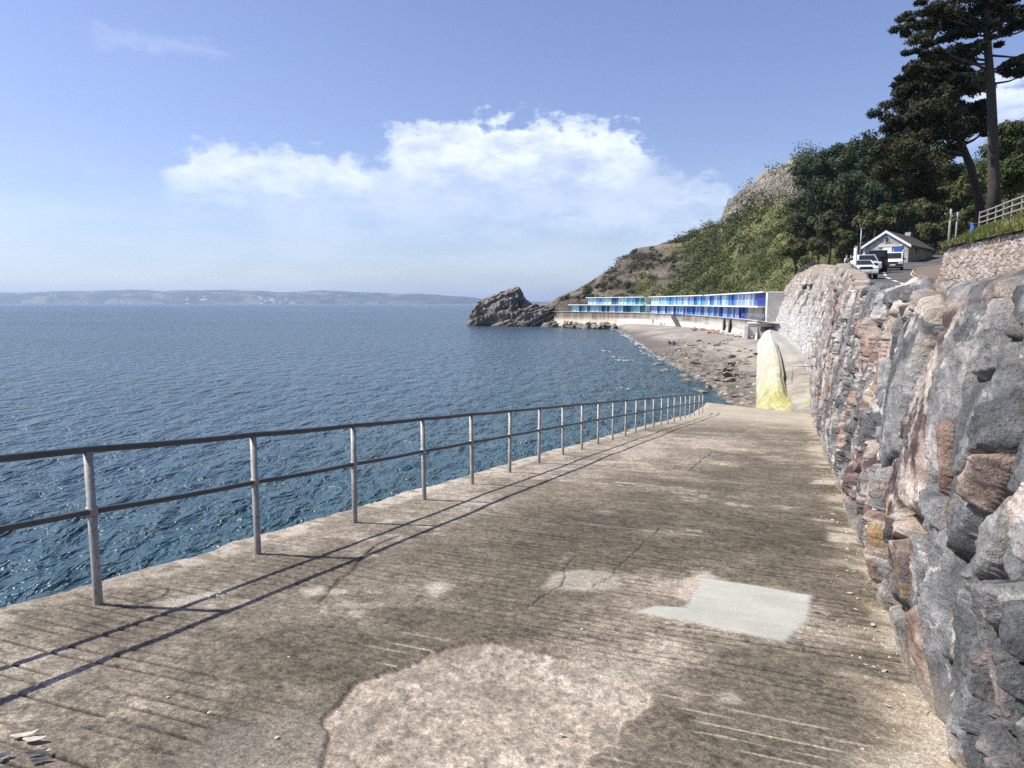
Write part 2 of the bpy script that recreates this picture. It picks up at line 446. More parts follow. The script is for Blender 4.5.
# ================================================================== stone walls
SB = [(-6, .82), (3.6, .80), (5, .79), (9.6, .9), (29, 1.33), (31, 1.4)]
def build_near_wall():
    S = rows_log(-2.5, 29.8, .0034, 2.2)
    nv = 330
    V = np.concatenate([np.linspace(-.06, 1, nv), 1 + np.linspace(.012, .55, 60)])
    s, v = np.meshgrid(S, V, indexing='ij')
    ub = np.interp(s, [a for a, _ in SB], [b for _, b in SB]); zb = zramp(s)
    zt = .02 + .05 * sstep(10, 4.5, s) + .07 * fbm(s * .8, s * 0, oct=4, seed=101) + .010 * s
    zt = zt - .05 * sstep(9, 4, s)
    ut = ub + .36 + .06 * fbm(s * .4, s * 0 + 4, oct=3, seed=103)
    vf = np.clip(v, 0, 1); vb = np.clip(v - 1, 0, 1)
    prof = vf + .10 * np.sin(vf * np.pi)                     # slightly bellied, then rolls over the top
    u = lerp(ub, ut, vf ** 1.15) - .10 * np.sin(vf * np.pi)
    z = lerp(zb, zt, v.clip(-.1, 1))
    u = u + vb * 3.0 + .55 * sstep(25.5, 29.5, s); z = z + .10 * sstep(0, .06, vb) - vb * .6 - .8 * sstep(.3, .55, vb)
    H = (zt - zb)
    hh = vf * H + vb * 3                                        # metres up the face
    # normal of the battered face
    al = np.arctan2(ut - ub, H); roll = sstep(.93, 1.06, v)
    nu, nz = -np.cos(al) * (1 - roll * .75), np.sin(al) + roll * .7
    nl = np.hypot(nu, nz); nu /= nl; nz /= nl
    # stones: sheared domain (the blocks lean), warped
    wx = .17 * fbm(s * 1.1, hh * 1.1, oct=4, seed=111); wy = .17 * fbm(s * 1.1 + 40, hh * 1.1, oct=4, seed=112)
    a = (s - .30 * hh) + wx; b = hh + wy
    near = sstep(12, 4, s)
    f1, f2, c1, cx, cy = voro(a / .62, b / 1.15, 121)
    g1, g2, c2, dx, dy = voro(a / .27 + 3, b / .46, 131)
    h1, h2, c3, ex, ey = voro(a / .12, b / .18 + 7, 141)
    big = sstep(.25, .6, c1) * 0 + 1
    gap1 = sstep(.0, .13, f2 - f1); gap2 = sstep(.0, .12, g2 - g1); gap3 = sstep(0, .12, h2 - h1)
    sub = (_h((c1 * 1e5).round(), (c1 * 0).round(), (c1 * 0).round(), 7) > .28) * 1.0   # this block is broken into smaller ones
    fine = (_h((c1 * 1e5).round(), (c1 * 0 + 1).round(), (c1 * 0).round(), 8) > .4) * 1.0
    rA = lambda c, k: _h((c * 1e6).round(), c * 0 + k, c * 0, 3) - .5
    d = .15 * rA(c1, 1) + (cx * rA(c1, 2) + cy * rA(c1, 3)) * .24 - .16 * (1 - gap1) + .03 * sstep(.75, 0, f1)
    d += sub * (.085 * rA(c2, 1) + (dx * rA(c2, 2) + dy * rA(c2, 3)) * .20 - .085 * (1 - gap2)) * (1 - .0 * near)
    d += sub * fine * (.045 * rA(c3, 1) + (ex * rA(c3, 2) + ey * rA(c3, 3)) * .08 - .018 * (1 - gap3))
    rg = fbm(a * 2.2, b * 1.6, oct=6, seed=151, gain=.55, ridged=True); rg2 = fbm(a * 9, b * 7, oct=4, seed=152, ridged=True)
    st = fbm(a * 6 + .9 * b, b * 1.1, oct=5, seed=153)              # streaky cleavage up the rock
    d += .020 * rg + .013 * rg2 + .012 * st + .010 * fbm(a * 22, b * 16, oct=3, seed=154, ridged=True) + .035 * fbm(s * .7, hh * .7, oct=3, seed=155)
    dec = lerp(1.0, .75, sstep(10, 26, s)); d *= dec
    d *= sstep(-.02, .18, v) * .75 + .25
    d *= lerp(1, .55, sstep(1.05, 1.3, v))
    u2 = u + nu * d; z2 = z + nz * d * lerp(1, .55, sstep(.75, 1.0, v))
    x, y = su(s, u2); P = np.stack([x, y, z2], -1)
    # ---- stone colours by block and by its own veins
    id1 = rA(c1, 11) + .5; id2 = rA(c2, 11) + .5
    idm = np.where(sub > .5, (id1 * .30 + id2 * .70), id1)
    pink_bias = fbm(s * .45, hh * .3, oct=2, seed=161) * .5
    m = fbm(a * 4, b * 4, oct=5, seed=163); m2 = fbm(a * 14, b * 11, oct=4, seed=164)
    grey = mixc([.085, .088, .092], [.215, .215, .213], sstep(-.35, .5, m + .5 * st))
    lgrey = mixc([.18, .178, .175], [.34, .325, .305], sstep(-.4, .4, m + .4 * m2))
    pink = mixc([.22, .15, .12], [.40, .315, .26], sstep(-.4, .4, m + .5 * m2))
    purp = mixc([.075, .05, .047], [.19, .13, .118], sstep(-.3, .4, m + .5 * m2))
    cream = mixc([.34, .295, .23], [.54, .49, .41], sstep(-.4, .4, m + .4 * m2))
    k = idm + pink_bias * .35
    c = grey.copy()
    farm = sstep(7, 20, s)
    c = np.where((k > lerp(.60, .46, farm))[..., None], lgrey, c)
    c = np.where((k > lerp(.74, .66, farm))[..., None], pink, c)
    c = np.where((k > .87)[..., None], purp, c)
    c = np.where((k < .08)[..., None], cream, c)
    # purple-brown band and pale blocks as in the near face (positions along the wall)
    bs = s - .30 * hh + .25 * wx * 3 + .1 * m
    b1 = sstep(.33, .22, np.abs(bs - 4.75)) * sstep(.12, .3, vf) * sstep(1.02, .92, v)
    c = mixc(c, mixc(purp, pink, sstep(.1, .5, m + .2 + .5 * (vf - .6))), b1 * .95)
    vein = fbm(a * 1.3 + 3, b * .8, oct=4, seed=171); vm = sstep(.07, .01, np.abs(vein)) * sstep(-.05, .35, fbm(a * .8, b * .8, oct=3, seed=172) + .1)
    c = mixc(c, [.56, .50, .42], vm * .8 * sstep(-.4, .2, m2))
    v2 = fbm(a * 4.5, b * 3.2, oct=4, seed=174); c = mixc(c, [.60, .58, .54], sstep(.035, .0, np.abs(v2)) * sstep(.0, .4, m + .1) * .8)
    sp = sstep(.18, .42, fbm(a * 6, b * 4.5, oct=5, seed=176, gain=.6)); c = mixc(c, mixc([.52, .48, .43], [.40, .30, .245], sstep(0, .3, fbm(a * 1.5, b * 1.5, oct=2, seed=177))), sp * .7 * sstep(-.3, .2, fbm(a * .9, b * .6, oct=3, seed=178)))
    # mortar lines, ochre lichen
    ml = (1 - gap1) * sstep(-.1, .3, fbm(s * 1.5, hh * 1.5, oct=3, seed=181)) * sstep(.16, .06, f2 - f1)
    c = mixc(c, [.40, .315, .20], ml * .65); c = mixc(c, [.40, .325, .225], (1 - gap2) * sub * .38 * sstep(-.2, .2, m))
    c = mixc(c, [.42, .27, .07], sstep(.45, .6, fbm(s * 2.1, hh * 2.1, oct=5, seed=183)) * .5 * near)
    c = c * np.clip(1 + .24 * m2 + .22 * rg2 + .2 * fbm(a * 30, b * 24, oct=3, seed=155), .3, 2)[..., None]
    c = mixc(c, [.05, .045, .04], (1 - sstep(.0, .05, f2 - f1)) * .7); c = mixc(c, [.07, .06, .05], (1 - sstep(0, .05, g2 - g1)) * sub * .5)
    low = sstep(.12, .0, vf + .05 * m) ; c = mixc(c, [.36, .30, .215], low * .45)
    cap = sstep(1.06, 1.16, v + .05 * m); c = mixc(c, mixc([.30, .27, .235], [.44, .40, .35], sstep(-.2, .3, m)), cap * .6)
    n = N('boulder_stone'); at = n.attr()
    f = n.noise(16, 6, .7); f2 = n.noise(70, 4, .7); f3 = n.noise(5, 6, .65, dist=1.2)
    cc = n.scalec(at, n.g(f, .3, .7, .8, 1.2)); cc = n.scalec(cc, n.g(f2, .3, .7, .62, 1.38))
    nb = n.bump(f2, .7, .012); nb = n.bump(f, .8, .04, nb); nb = n.bump(f3, .5, .08, nb)
    mt = n.done(cc, n.g(f3, .3, .7, .6, .85), nb, spec=.3)
    o = link('stone_wall', grid_mesh('stone_wall', P, c), mt)
    tag(o, 'tall battered wall of big dark grey boulders with pink and cream veins beside the ramp', 'wall')
build_near_wall()
# far, paler rubble wall that carries the road down towards the beach huts
FW_B = np.array([(19, 1.75, -.6), (24, 1.7, -2.2), (28, 1.5, -4.7), (30.5, 1.40, -5.1), (35, 1.5, -5.5), (41, 1.65, -6.0), (46, 1.8, -5.6), (51, 2.0, -5.5), (78, 2.07, -5.3), (95, .9, -4.9), (112, -.5, -4.6), (133, -2.1, -4.0), (150, -4.5, -3.4)], float)
FW_T = np.array([(19, 1.85, .15), (21, 1.9, .45), (23, 1.95, .75), (27, 2.1, 1.0), (31, 2.3, 1.3), (36, 2.6, 1.6), (42, 2.95, 1.95), (50, 3.3, 2.3), (75, 3.7, 3.45), (88, 3.9, 4.3), (97, 3.5, 4.7), (112, 1.5, 4.0), (133, 0.1, 2.2), (150, -2.5, -.3)], float)
def build_far_wall():
    S = rows_log(19.5, 148, .0022, 10); nv = 210
    V = np.concatenate([np.linspace(-.04, 1, nv), 1 + np.linspace(.01, .3, 16)])
    s, v = np.meshgrid(S, V, indexing='ij')
    I = lambda T, k: np.interp(s, T[:, 0], T[:, k])
    vf = np.clip(v, 0, 1); vb = np.clip(v - 1, 0, 1)
    ub, zb, ut, zt = I(FW_B, 1), I(FW_B, 2), I(FW_T, 1), I(FW_T, 2)
    zt = zt + .22 * fbm(s * .6, s * 0, oct=4, seed=201) * sstep(100, 80, s)
    u = lerp(ub, ut, vf ** 1.35); z = lerp(zb, zt, v.clip(-.1, 1))
    u = u + vb * 2.2; z = z - sstep(.16, .3, vb) * 1.6 + .0 * vb
    hh = vf * (zt - zb)
    wx = .1 * fbm(s * 1.4, hh * 1.4, oct=3, seed=205)
    a = s + wx; b = hh + .1 * fbm(s * 1.4 + 9, hh * 1.4, oct=3, seed=206)
    f1, f2, c1, cx, cy = voro(a / .62, b / .42, 211); gap = sstep(0, .18, f2 - f1)
    rA = lambda c, k: _h((c * 1e6).round(), c * 0 + k, c * 0, 3) - .5
    d = .16 * rA(c1, 1) - .10 * (1 - gap) + (cx * rA(c1, 2) + cy * rA(c1, 3)) * .16
    ribs = fbm(s * .55, hh * .1, oct=4, seed=213, ridged=True); d += .30 * ribs * sstep(0, .2, vf)
    d += .16 * fbm(s * .3, hh * .3, oct=4, seed=215) + .06 * fbm(s * 3, hh * 2, oct=4, seed=216, ridged=True)
    d *= sstep(-.04, .06, v) * .8 + .2
    u2 = u - d * .9; z2 = z + d * .3 * sstep(.05, .2, v)
    x, y = su(s, u2); P = np.stack([x, y, z2], -1)
    m = fbm(s * .35, hh * .5, oct=4, seed=221); m2 = fbm(s * 3, hh * 3, oct=4, seed=222)
    c = mixc([.27, .245, .215], [.42, .395, .355], sstep(-.4, .4, m + .4 * m2)) * (.72 + .56 * (rA(c1, 5) + .5))[..., None]
    c = np.where((rA(c1, 6) > .28)[..., None], mixc([.27, .19, .15], [.37, .29, .24], sstep(-.3, .3, m2)), c)
    c = np.where((rA(c1, 7) > .12 + .3 * sstep(45, 60, s))[..., None], mixc([.12, .122, .126], [.22, .217, .213], sstep(-.3, .3, m2)), c)
    pale = sstep(.75, .25, vf + .2 * m) * sstep(45, 70, s); c = mixc(c, [.48, .475, .465], pale * .6)
    top = sstep(.8, .97, vf + .06 * m); c = mixc(c, mixc([.34, .285, .225], [.24, .20, .15], sstep(-.3, .3, m2)), top * .55)
    # dark run-off stains of its own shape
    for s0, v0, w in ((84, .90, 2.0), (72, .82, 1.3), (95, .8, 1.2), (60, .8, .8)):
        st = sstep(w, w * .3, np.abs(s - s0 - 17 * (v0 - vf) + .8 * m2)) * sstep(v0 + .02, v0 - .05, vf) * sstep(.25, .5, vf)
        c = mixc(c, [.055, .052, .048], st * .8)
    c = c * (1 + .15 * m2[..., None])
    mt = mat_attr('rubble_far', 6, .25, .92, .6, .05, fine2=22)
    o = link('stone_wall', grid_mesh('stone_wall', P, c), mt)
    tag(o, 'pale mortared rubble retaining wall running from the boulders round to the beach huts', 'wall')
build_far_wall()
# ================================================================== sea
def build_sea():
    az = np.concatenate([np.linspace(-2.2, -.72, 120, endpoint=False), np.linspace(-.72, .42, 760, endpoint=False), np.linspace(.42, 1.0, 80)])
    el = np.concatenate([np.linspace(1.0, .62, 60, endpoint=False), np.linspace(.62, .02, 430, endpoint=False), np.geomspace(.02, 8.2 / 16000, 60)])
    r = 8.2 / el
    R_, A_ = np.meshgrid(r, az, indexing='ij')
    x, y = R_ * np.sin(A_), R_ * np.cos(A_)
    sp = np.maximum(R_ * .0016, np.gradient(r)[:, None] + 0 * R_)
    h = np.zeros_like(x); dx = np.zeros_like(x); dy = np.zeros_like(x)
    rg = np.random.default_rng(5)
    main = math.radians(-118)
    wob = fbm(x * .02, y * .02, oct=3, seed=301)
    for k in range(64):
        lam = .38 * (12 / .38) ** (rg.random() ** 1.25); 
        th = main + rg.normal(0, .62 if lam < 4 else .35)
        kx, ky = math.cos(th) * 2 * math.pi / lam, math.sin(th) * 2 * math.pi / lam
        a = .0076 * lam ** .72 * rg.uniform(.5, 1.2) * (1.0 if lam < 3 else .45)
        fade = np.clip((lam / sp - 2.2) / 3, 0, 1)
        ph = kx * x + ky * y + rg.uniform(0, 6.28) + wob * 2.5
        patch = 1 + .5 * vnoise(x * .05 + k, y * .05)
        h += a * fade * patch * np.sin(ph); c = np.cos(ph) * a * fade * .55
        dx += c * math.cos(th); dy += c * math.sin(th)
    P = np.stack([x + dx, y + dy, SEA + h * sstep(20000, 4000, R_)], -1)
    n = N('sea_water')
    geo = n.n('ShaderNodeNewGeometry')
    m1 = n.mapping((1, .55, 1), (0, 0, .45)); 
    f1 = n.noise(1.8, 3, .6, m1, .4); f2 = n.noise(.62, 4, .6, m1, .3); f3 = n.noise(4.5, 3, .6, m1); f4 = n.noise(.03, 4, .6, n.mapping((1, .35, 1), (0, 0, .3)))
    big = n.noise(.012, 4, .55, n.mapping((.4, 1.6, 1), (0, 0, -.1)))
    nb = n.bump(f2, 1.0, 2.2); nb = n.bump(f1, .8, .21, nb); nb = n.bump(f3, .4, .025, nb)
    shal = n.n('ShaderNodeSeparateXYZ'); n.l(n.obj(), shal.inputs[0])
    # distance off the slipway: greener, clearer water close in
    off = n.math('SUBTRACT', n.math('MULTIPLY', shal.outputs[0], CA), n.math('MULTIPLY', shal.outputs[1], SA))
    sh = n.g(n.math('ADD', off, n.math('MULTIPLY', f4, 14)), -22, 6)
    c = n.mix(n.g(big, .35, .65), (.037, .075, .106), (.052, .098, .130)); c = n.mix(sh, c, (.034, .082, .086))
    ln = n.n('ShaderNodeVectorMath'); ln.operation = 'LENGTH'; n.l(n.obj(), ln.inputs[0])
    m = n.done(c, n.g(ln.outputs['Value'], 15, 220, .21, .25), nb, spec=.5); n.bsdf.inputs['IOR'].default_value = 1.333
    o = link('sea', grid_mesh('sea', P, flip=True), m); tag(o, kind='structure')
build_sea()
# ================================================================== far coast across the bay
def build_coast():
    px = np.linspace(-260, 560, 400); row = np.linspace(0, 1, 40)
    p, t = np.meshgrid(px, row, indexing='ij')
    prof = np.interp(px, [-260, -60, 0, 60, 110, 170, 230, 280, 330, 390, 430, 478, 500], [7, 9, 9, 10.5, 12.5, 12, 12.5, 10.5, 12.5, 9, 8, 3.5, 1.5])
    prof = prof + fbm(px * .03, px * 0, oct=5, seed=311) * 1.6
    D = 7000 + 2600 * t ** 1.2 + 250 * fbm(p * .02, t * 2, oct=3, seed=313)
    ang = np.arctan((p - 512) / 703)
    z = SEA - 3 + (prof[:, None] * (D[:, -1:] / 703) + 11) * (sstep(0, 1, t ** .6) * .75 + .25 * sstep(0, .18, t) ) + 14 * fbm(p * .05, t * 6, oct=4, seed=317) * sstep(0, .15, t)
    D = D / np.cos(ang) * 1
    P = np.stack([D * np.sin(ang), D * np.cos(ang), z], -1)
    f = fbm(p * .045, t * 9, oct=4, seed=319); f1, f2, ci, _, _ = voro(p * .09, t * 7, 321)
    c = mixc([.022, .038, .02], [.075, .095, .045], sstep(.35, .8, ci)); c = mixc(c, [.15, .14, .08], sstep(.86, .9, ci)); c = mixc(c, [.02, .035, .02], sstep(.05, .25, f))
    c = mixc(c, [.13, .10, .08], sstep(.16, .06, t) * sstep(-.1, .3, f))
    tn = sstep(.74, .78, vnoise(p * .9, t * 40, seed=5)) * sstep(.1, .35, fbm(p * .03, t * 3, oct=2, seed=9)); c = mixc(c, [.4, .4, .4], tn)
    o = link('hills', grid_mesh('hills', P, c), mat_attr('coast_land', .004, .2, .95, .0, .1)); tag(o, kind='structure')
build_coast()
# ================================================================== promenade line
PR_PX = [556, 572, 600, 640, 680, 700, 730, 755, 775]
PR_Y = [246, 238, 229, 212, 183, 165, 138, 118, 104]
def prom(px, back=0.0, z=-3.0):
    y = np.interp(px, PR_PX, PR_Y); x = (px - 512) / 700.5 * y
    r = math.hypot(x, y); k = (r + back) / r
    return Vector((x * k, y * k, z))
# ================================================================== headland, hill
CREST_PX = [480, 535, 548, 560, 575, 590, 610, 625, 637, 655, 672, 690, 705, 716, 719, 724, 735, 745, 760, 775, 790, 800, 815, 840, 870, 900, 930, 960, 1000, 1040, 1100, 1250, 1500]
CREST_Y = [330, 318, 303, 297, 291, 285, 270, 256, 249, 246, 240, 233, 226, 224, 212, 202, 194, 187, 176, 168, 164, 163, 168, 170, 172, 180, 185, 178, 160, 140, 120, 90, 60]
BASE_PX = [480, 540, 560, 600, 640, 690, 730, 770, 800, 830, 870, 900, 940, 980, 1040, 1100, 1300, 1500]
BASE_D = [262, 262, 256, 244, 229, 190, 158, 133, 132, 130, 122, 118, 106, 86, 66, 58, 46, 40]
BASE_Z = [-12, -11, -7, -3.2, -3.2, -3.2, -3.2, -1.5, 2.5, 5.0, 6.2, 6.8, 6.6, 5.8, 5.0, 5.0, 4, 3]
RUN_PX = [480, 560, 600, 640, 700, 720, 775, 830, 900, 960, 1040, 1100, 1500]
RUN = [16, 26, 45, 62, 90, 110, 95, 55, 50, 50, 52, 52, 52]
def hill_z(px, t, noise=True):
    d0 = np.interp(px, BASE_PX, BASE_D); z0 = np.interp(px, BASE_PX, BASE_Z); run = np.interp(px, RUN_PX, RUN)
    cy_ = np.interp(px, CREST_PX, CREST_Y)
    D = d0 + run * t                                              # forward depth
    zc = (303 - cy_) / 703 * (d0 + run)
    tt = np.clip(t, 0, 1)
    conc = lerp(.82, 1.12, sstep(640, 720, px))
    g = tt ** conc
    g = g * .93 + .07 * sstep(0, .12, tt)
    z = z0 + (zc - z0) * g
    z = z - np.clip(t - 1, 0, 1) * run * .55
    if noise:
        env = np.sin(np.clip(tt, 0, 1) * math.pi) ** .6 * .85 + .15
        X = (px - 512) / 700 * D
        rocky = sstep(700, 610, px)
        n = fbm(X * .035, D * .035, z * .035, oct=4, seed=331) * 5.5 + fbm(X * .16, D * .16, z * .16, oct=4, seed=333, ridged=True) * lerp(1.1, 3.0, rocky)
        st = fbm(X * .02 + z * .10, z * .16 - X * .05, D * .02, oct=4, seed=335, ridged=True) * 3.6 * rocky
        crag = sstep(.58, .66, tt) * sstep(712, 722, px) * sstep(815, 780, px)
        z = z + (n + st) * env * np.interp(px, [480, 560, 640], [.3, .55, 1]) + crag * fbm(X * .12, D * .12, z * .3, oct=5, seed=337, ridged=True) * 2.0
        D = D + (fbm(X * .07, z * .12, D * .02, oct=4, seed=339) * 4 + rocky * 2.5 * fbm(X * .2, z * .3, oct=4, seed=341, ridged=True)) * env
    return D, z
def hill_point(px, t):
    D, z = hill_z(np.atleast_1d(np.asarray(px, float)), np.atleast_1d(np.asarray(t, float)))
    return np.stack([(np.asarray(px) - 512) / 700 * D, D, z], -1)
def hill_green(px, t):
    """1 where the hillside is overgrown"""
    a = t - np.interp(px, [560, 600, 640, 670, 690, 715], [2, 1.25, .20, -.2, -.4, -.6])
    n = fbm(px * .03, t * 4, oct=4, seed=351)
    left = sstep(646, 688, px + 40 * n - 44 * (t - .45))
    crag = sstep(.58, .67, t + .06 * n + .0012 * (px - 740)) * sstep(712, 720, px) * sstep(806, 780, px + 14 * n)
    return np.clip(left, 0, 1) * (1 - crag * .9)
def build_hill():
    px = np.concatenate([np.linspace(482, 1060, 480, endpoint=False), np.linspace(1060, 1500, 120)])
    t = np.concatenate([np.linspace(-.25, 0, 10, endpoint=False), np.linspace(0, 1.05, 190), np.linspace(1.08, 1.9, 16)])
    p, tt = np.meshgrid(px, t, indexing='ij')
    D, z = hill_z(p.ravel(), np.maximum(tt, -.2).ravel()); D = D.reshape(p.shape); z = z.reshape(p.shape)
    z = z - np.clip(-tt, 0, 1) * 14
    X = (p - 512) / 700 * D
    P = np.stack([X, D, z], -1)
    g = hill_green(p, tt)
    n1 = fbm(X * .05, D * .05, z * .09, oct=5, seed=361); n2 = fbm(X * .3, D * .3, z * .4, oct=4, seed=363)
    st = fbm(X * .04 + z * .22, z * .30 - X * .09, D * .04, oct=5, seed=365)
    rock = mixc([.068, .055, .043], [.165, .138, .108], sstep(-.4, .4, st + .4 * n2))
    rock = mixc(rock, [.14, .122, .06], sstep(.0, .35, n1 + .3 * n2) * .75)
    rock = mixc(rock, [.04, .033, .028], sstep(.05, .3, -st + .4 * n2) * .85); rock = rock * (1 + .3 * fbm(X * .8, D * .8, z, oct=3, seed=367))[..., None]
    lowrock = sstep(600, 556, p); rock = mixc(rock, mixc([.08, .07, .06], [.20, .175, .15], sstep(-.3, .4, st + n2 * .5)), lowrock * .8)
    crag = sstep(.55, .63, tt) * sstep(708, 716, p); rock = mixc(rock, mixc([.15, .132, .112], [.28, .255, .22], sstep(-.4, .4, n2 + st)), crag)
    veg = mixc([.075, .085, .028], [.17, .165, .065], sstep(-.4, .4, n1 + .5 * n2))
    c = mixc(rock, veg, g) * (1 + .18 * n2[..., None])
    o = link('hill', grid_mesh('hill', P, c), mat_attr('hill_ground', .9, .3, .95, .8, .5, fine2=4)); tag(o, kind='structure')
build_hill()
# ------------------------------------------------------------------ leaf clouds
def leaf_quads(C, size, rng, up=.0, aspect=.6, size_var=.5, out=None, ow=.9):
    """one small quad per centre, loosely facing out of its clump"""
    n = len(C); nrm = rng.normal(size=(n, 3)); nrm[:, 2] = np.abs(nrm[:, 2]) + up
    if out is not None:
        nrm = rng.normal(size=(n, 3)) * (1 - ow * .55) + out * ow * 1.6; nrm[:, 2] += up
    nrm /= np.linalg.norm(nrm, axis=1, keepdims=True)
    a = np.cross(nrm, rng.normal(size=(n, 3))); a /= np.linalg.norm(a, axis=1, keepdims=True); b = np.cross(nrm, a)
    s = (np.asarray(size) * (1 + size_var * rng.uniform(-1, 1, n)))[:, None]
    a = a * s; b = b * s * aspect
    V = np.stack([C - a * .5, C + b * .45 - a * .06, C + a * .5, C - b * .45 + a * .08], 1).reshape(-1, 3)
    return V, np.arange(4 * n).reshape(-1, 4)
def clump_points(centers, radii, per, rng, shell=.55):
    """points through ellipsoid clumps, denser near their surface"""
    k = len(centers); idx = np.repeat(np.arange(k), per)
    d = rng.normal(size=(len(idx), 3)); d /= np.linalg.norm(d, axis=1, keepdims=True)
    r = shell + (1 - shell) * rng.random(len(idx)) ** .7
    r = r * (1 + .25 * rng.normal(size=len(idx)) * .5)
    return centers[idx] + d * r[:, None] * radii[idx], idx
def build_scrub():
    rng = np.random.default_rng(21)
    n = 3600
    px = rng.uniform(600, 1065, n); t = rng.uniform(0.0, 1.0, n) ** .9
    g = hill_green(px, t); keep = rng.random(n) < g * np.where(px < 690, .8, 1)
    px2 = rng.uniform(585, 700, 300); t2 = rng.uniform(.02, .95, 300); k2 = (hill_green(px2, t2) < .3) & (fbm(px2 * .06, t2 * 5, oct=2, seed=377) > -.05)
    px = np.concatenate([px[keep], px2[k2]]); t = np.concatenate([t[keep], t2[k2]]); sparse = np.arange(len(px)) >= keep.sum(); P = hill_point(px, t)
    n = len(P); dist = P[:, 1]
    R = rng.uniform(1.0, 3.4, n) * np.clip(dist / 190, .5, 1.15)
    dark = fbm(px * .02, t * 5, oct=3, seed=371)
    R = R * (1 + .6 * sstep(.0, .4, dark)) * np.where(sparse, .42, 1)
    kind = rng.random(n)
    base = np.where((dark > .05)[:, None] & (kind > .3)[:, None], np.array([.032, .055, .018]), np.array([.078, .100, .030]))
    base = np.where(((kind > .62) & (dark < .15))[:, None], np.array([.060, .100, .026]), base)
    base = np.where((kind > .9)[:, None], np.array([.13, .118, .05]), base)
    base = base * (rng.uniform(.7, 1.2, n) * lerp(.95, .7, sstep(-.1, .3, dark)))[:, None]
    C = P + np.stack([0 * R, 0 * R, R * .35], 1); rad = np.stack([R * 1.05, R * 1.05, R * .8], 1)
    pts, idx = clump_points(C, rad, 84, rng, .6)
    V, Fq = leaf_quads(pts, .44 * np.clip(dist[idx] / 190, .45, 1.2), rng, .2, .75, out=(pts - C[idx]) / rad[idx], ow=1.0)
    c = np.repeat(base[idx] * rng.uniform(.75, 1.25, len(idx))[:, None], 4, 0)
    o = link('undergrowth', mesh_np('undergrowth', V, Fq, False, c), M['scrub']); tag(o, kind='stuff')
build_scrub()
# ------------------------------------------------------------------ sea stack: tilted slab of rock at the point
def rock_mass(name, px0, px1, yd, depth, prof, label, seed, tilt=.9, amp=1.0):
    nx, nd = 150, 60
    px = np.linspace(px0, px1, nx); v = np.linspace(-1, 1, nd)
    p, vv = np.meshgrid(px, v, indexing='ij')
    top = (303 - np.interp(px, [a for a, _ in prof], [b for _, b in prof])) / 703 * yd
    D = yd + vv * depth * .5
    x = (p - 512) / 700 * yd + .04 * vv * depth
    fall = (1 - np.abs(vv) ** 2.6) ** .75
    fall = np.where(vv < 0, (1 - np.abs(vv) ** 1.7), fall)
    z = SEA - 1.5 + (top[:, None] - SEA + 1.5) * fall
    bed = fbm(x * .07 + z * .05, (z - x * tilt * .5) * .75, D * .06, oct=5, seed=seed, ridged=True)
    n2 = fbm(x * .35, D * .35, z * .5, oct=4, seed=seed + 3, ridged=True)
    e = np.clip((z - SEA + 1) / 3, 0, 1)
    z = z + (bed * 1.5 + n2 * .7) * amp * e * (.35 + .65 * sstep(-.25, -.6, vv)); D = D - (bed * 3.2 + n2 * 1.2) * amp * e
    P = np.stack([x, D, z], -1)
    c = mixc([.075, .065, .056], [.21, .185, .158], sstep(-.5, .4, bed + .3 * n2))
    c = mixc(c, [.04, .034, .03], sstep(-.1, -.5, bed + .2 * n2) * .8)
    c = mixc(c, [.035, .032, .03], sstep(1.6, .3, z - SEA + .5 * n2) * .85)
    c = mixc(c, [.19, .165, .10], sstep(.2, .5, fbm(x * .15, D * .15, oct=3, seed=seed + 7)) * sstep(2, 5, z - SEA) * .5)
    o = link(name, grid_mesh(name, P, c), M['rockface']); return tag(o, label, 'rock')
M['rockface'] = mat_attr('rock_face', .8, .3, .92, .9, .4, fine2=3.5)
rock_mass('sea_stack', 468, 541, 262, 26, [(466, 330), (471, 321), (474, 310), (478, 303), (486, 299), (500, 293), (514, 288), (519, 287), (521, 291), (524, 298), (529, 303), (535, 308), (542, 322)],
          'large tilted brown rock slab standing in the sea off the tip of the headland', 401)
rock_mass('low_rock', 512, 568, 254, 18, [(509, 330), (514, 321), (520, 312), (528, 307), (536, 305), (545, 306), (556, 309), (562, 314), (570, 325)],
          'low jagged brown rocks between the tilted slab and the headland', 431, amp=.9)
rock_mass('low_rock', 488, 530, 248, 12, [(486, 331), (492, 325), (500, 322), (509, 320), (518, 321), (526, 322), (533, 330)],
          'dark low wave-cut ledge at the foot of the tilted slab', 451, amp=.6)
# ================================================================== beach
SHORE = [(540, 327.0), (560, 327.2), (590, 327.2), (612, 327.5), (624, 331.5), (633, 338), (641, 346), (650, 353), (664, 361), (677, 366.5), (691, 374), (706, 383), (720, 392), (734, 404), (744, 425)]
def beach_rows():
    tS = np.linspace(0, 1, len(SHORE)); t = np.linspace(0, 1, 260)
    sx = np.array([on_z(a, b, SEA) for a, b in SHORE])
    Sx = np.stack([np.interp(t, tS, sx[:, k]) for k in range(2)], -1)
    wp = [(545, None), (556, None), (575, None), (600, None), (625, None), (650, None), (680, None), (705, None), (725, None), (745, None)]
    W = [prom(a, 0.6)[:2] for a, _ in wp] + [Vector((42, 103)), Vector((33.5, 93)), Vector((27.5, 75)), Vector((22.5, 57)), Vector((20, 46))]
    W = np.array([tuple(w) for w in W]); tW = np.linspace(0, 1, len(W)); W = np.stack([np.interp(t, tW, W[:, k]) for k in range(2)], -1)
    return t, Sx, W
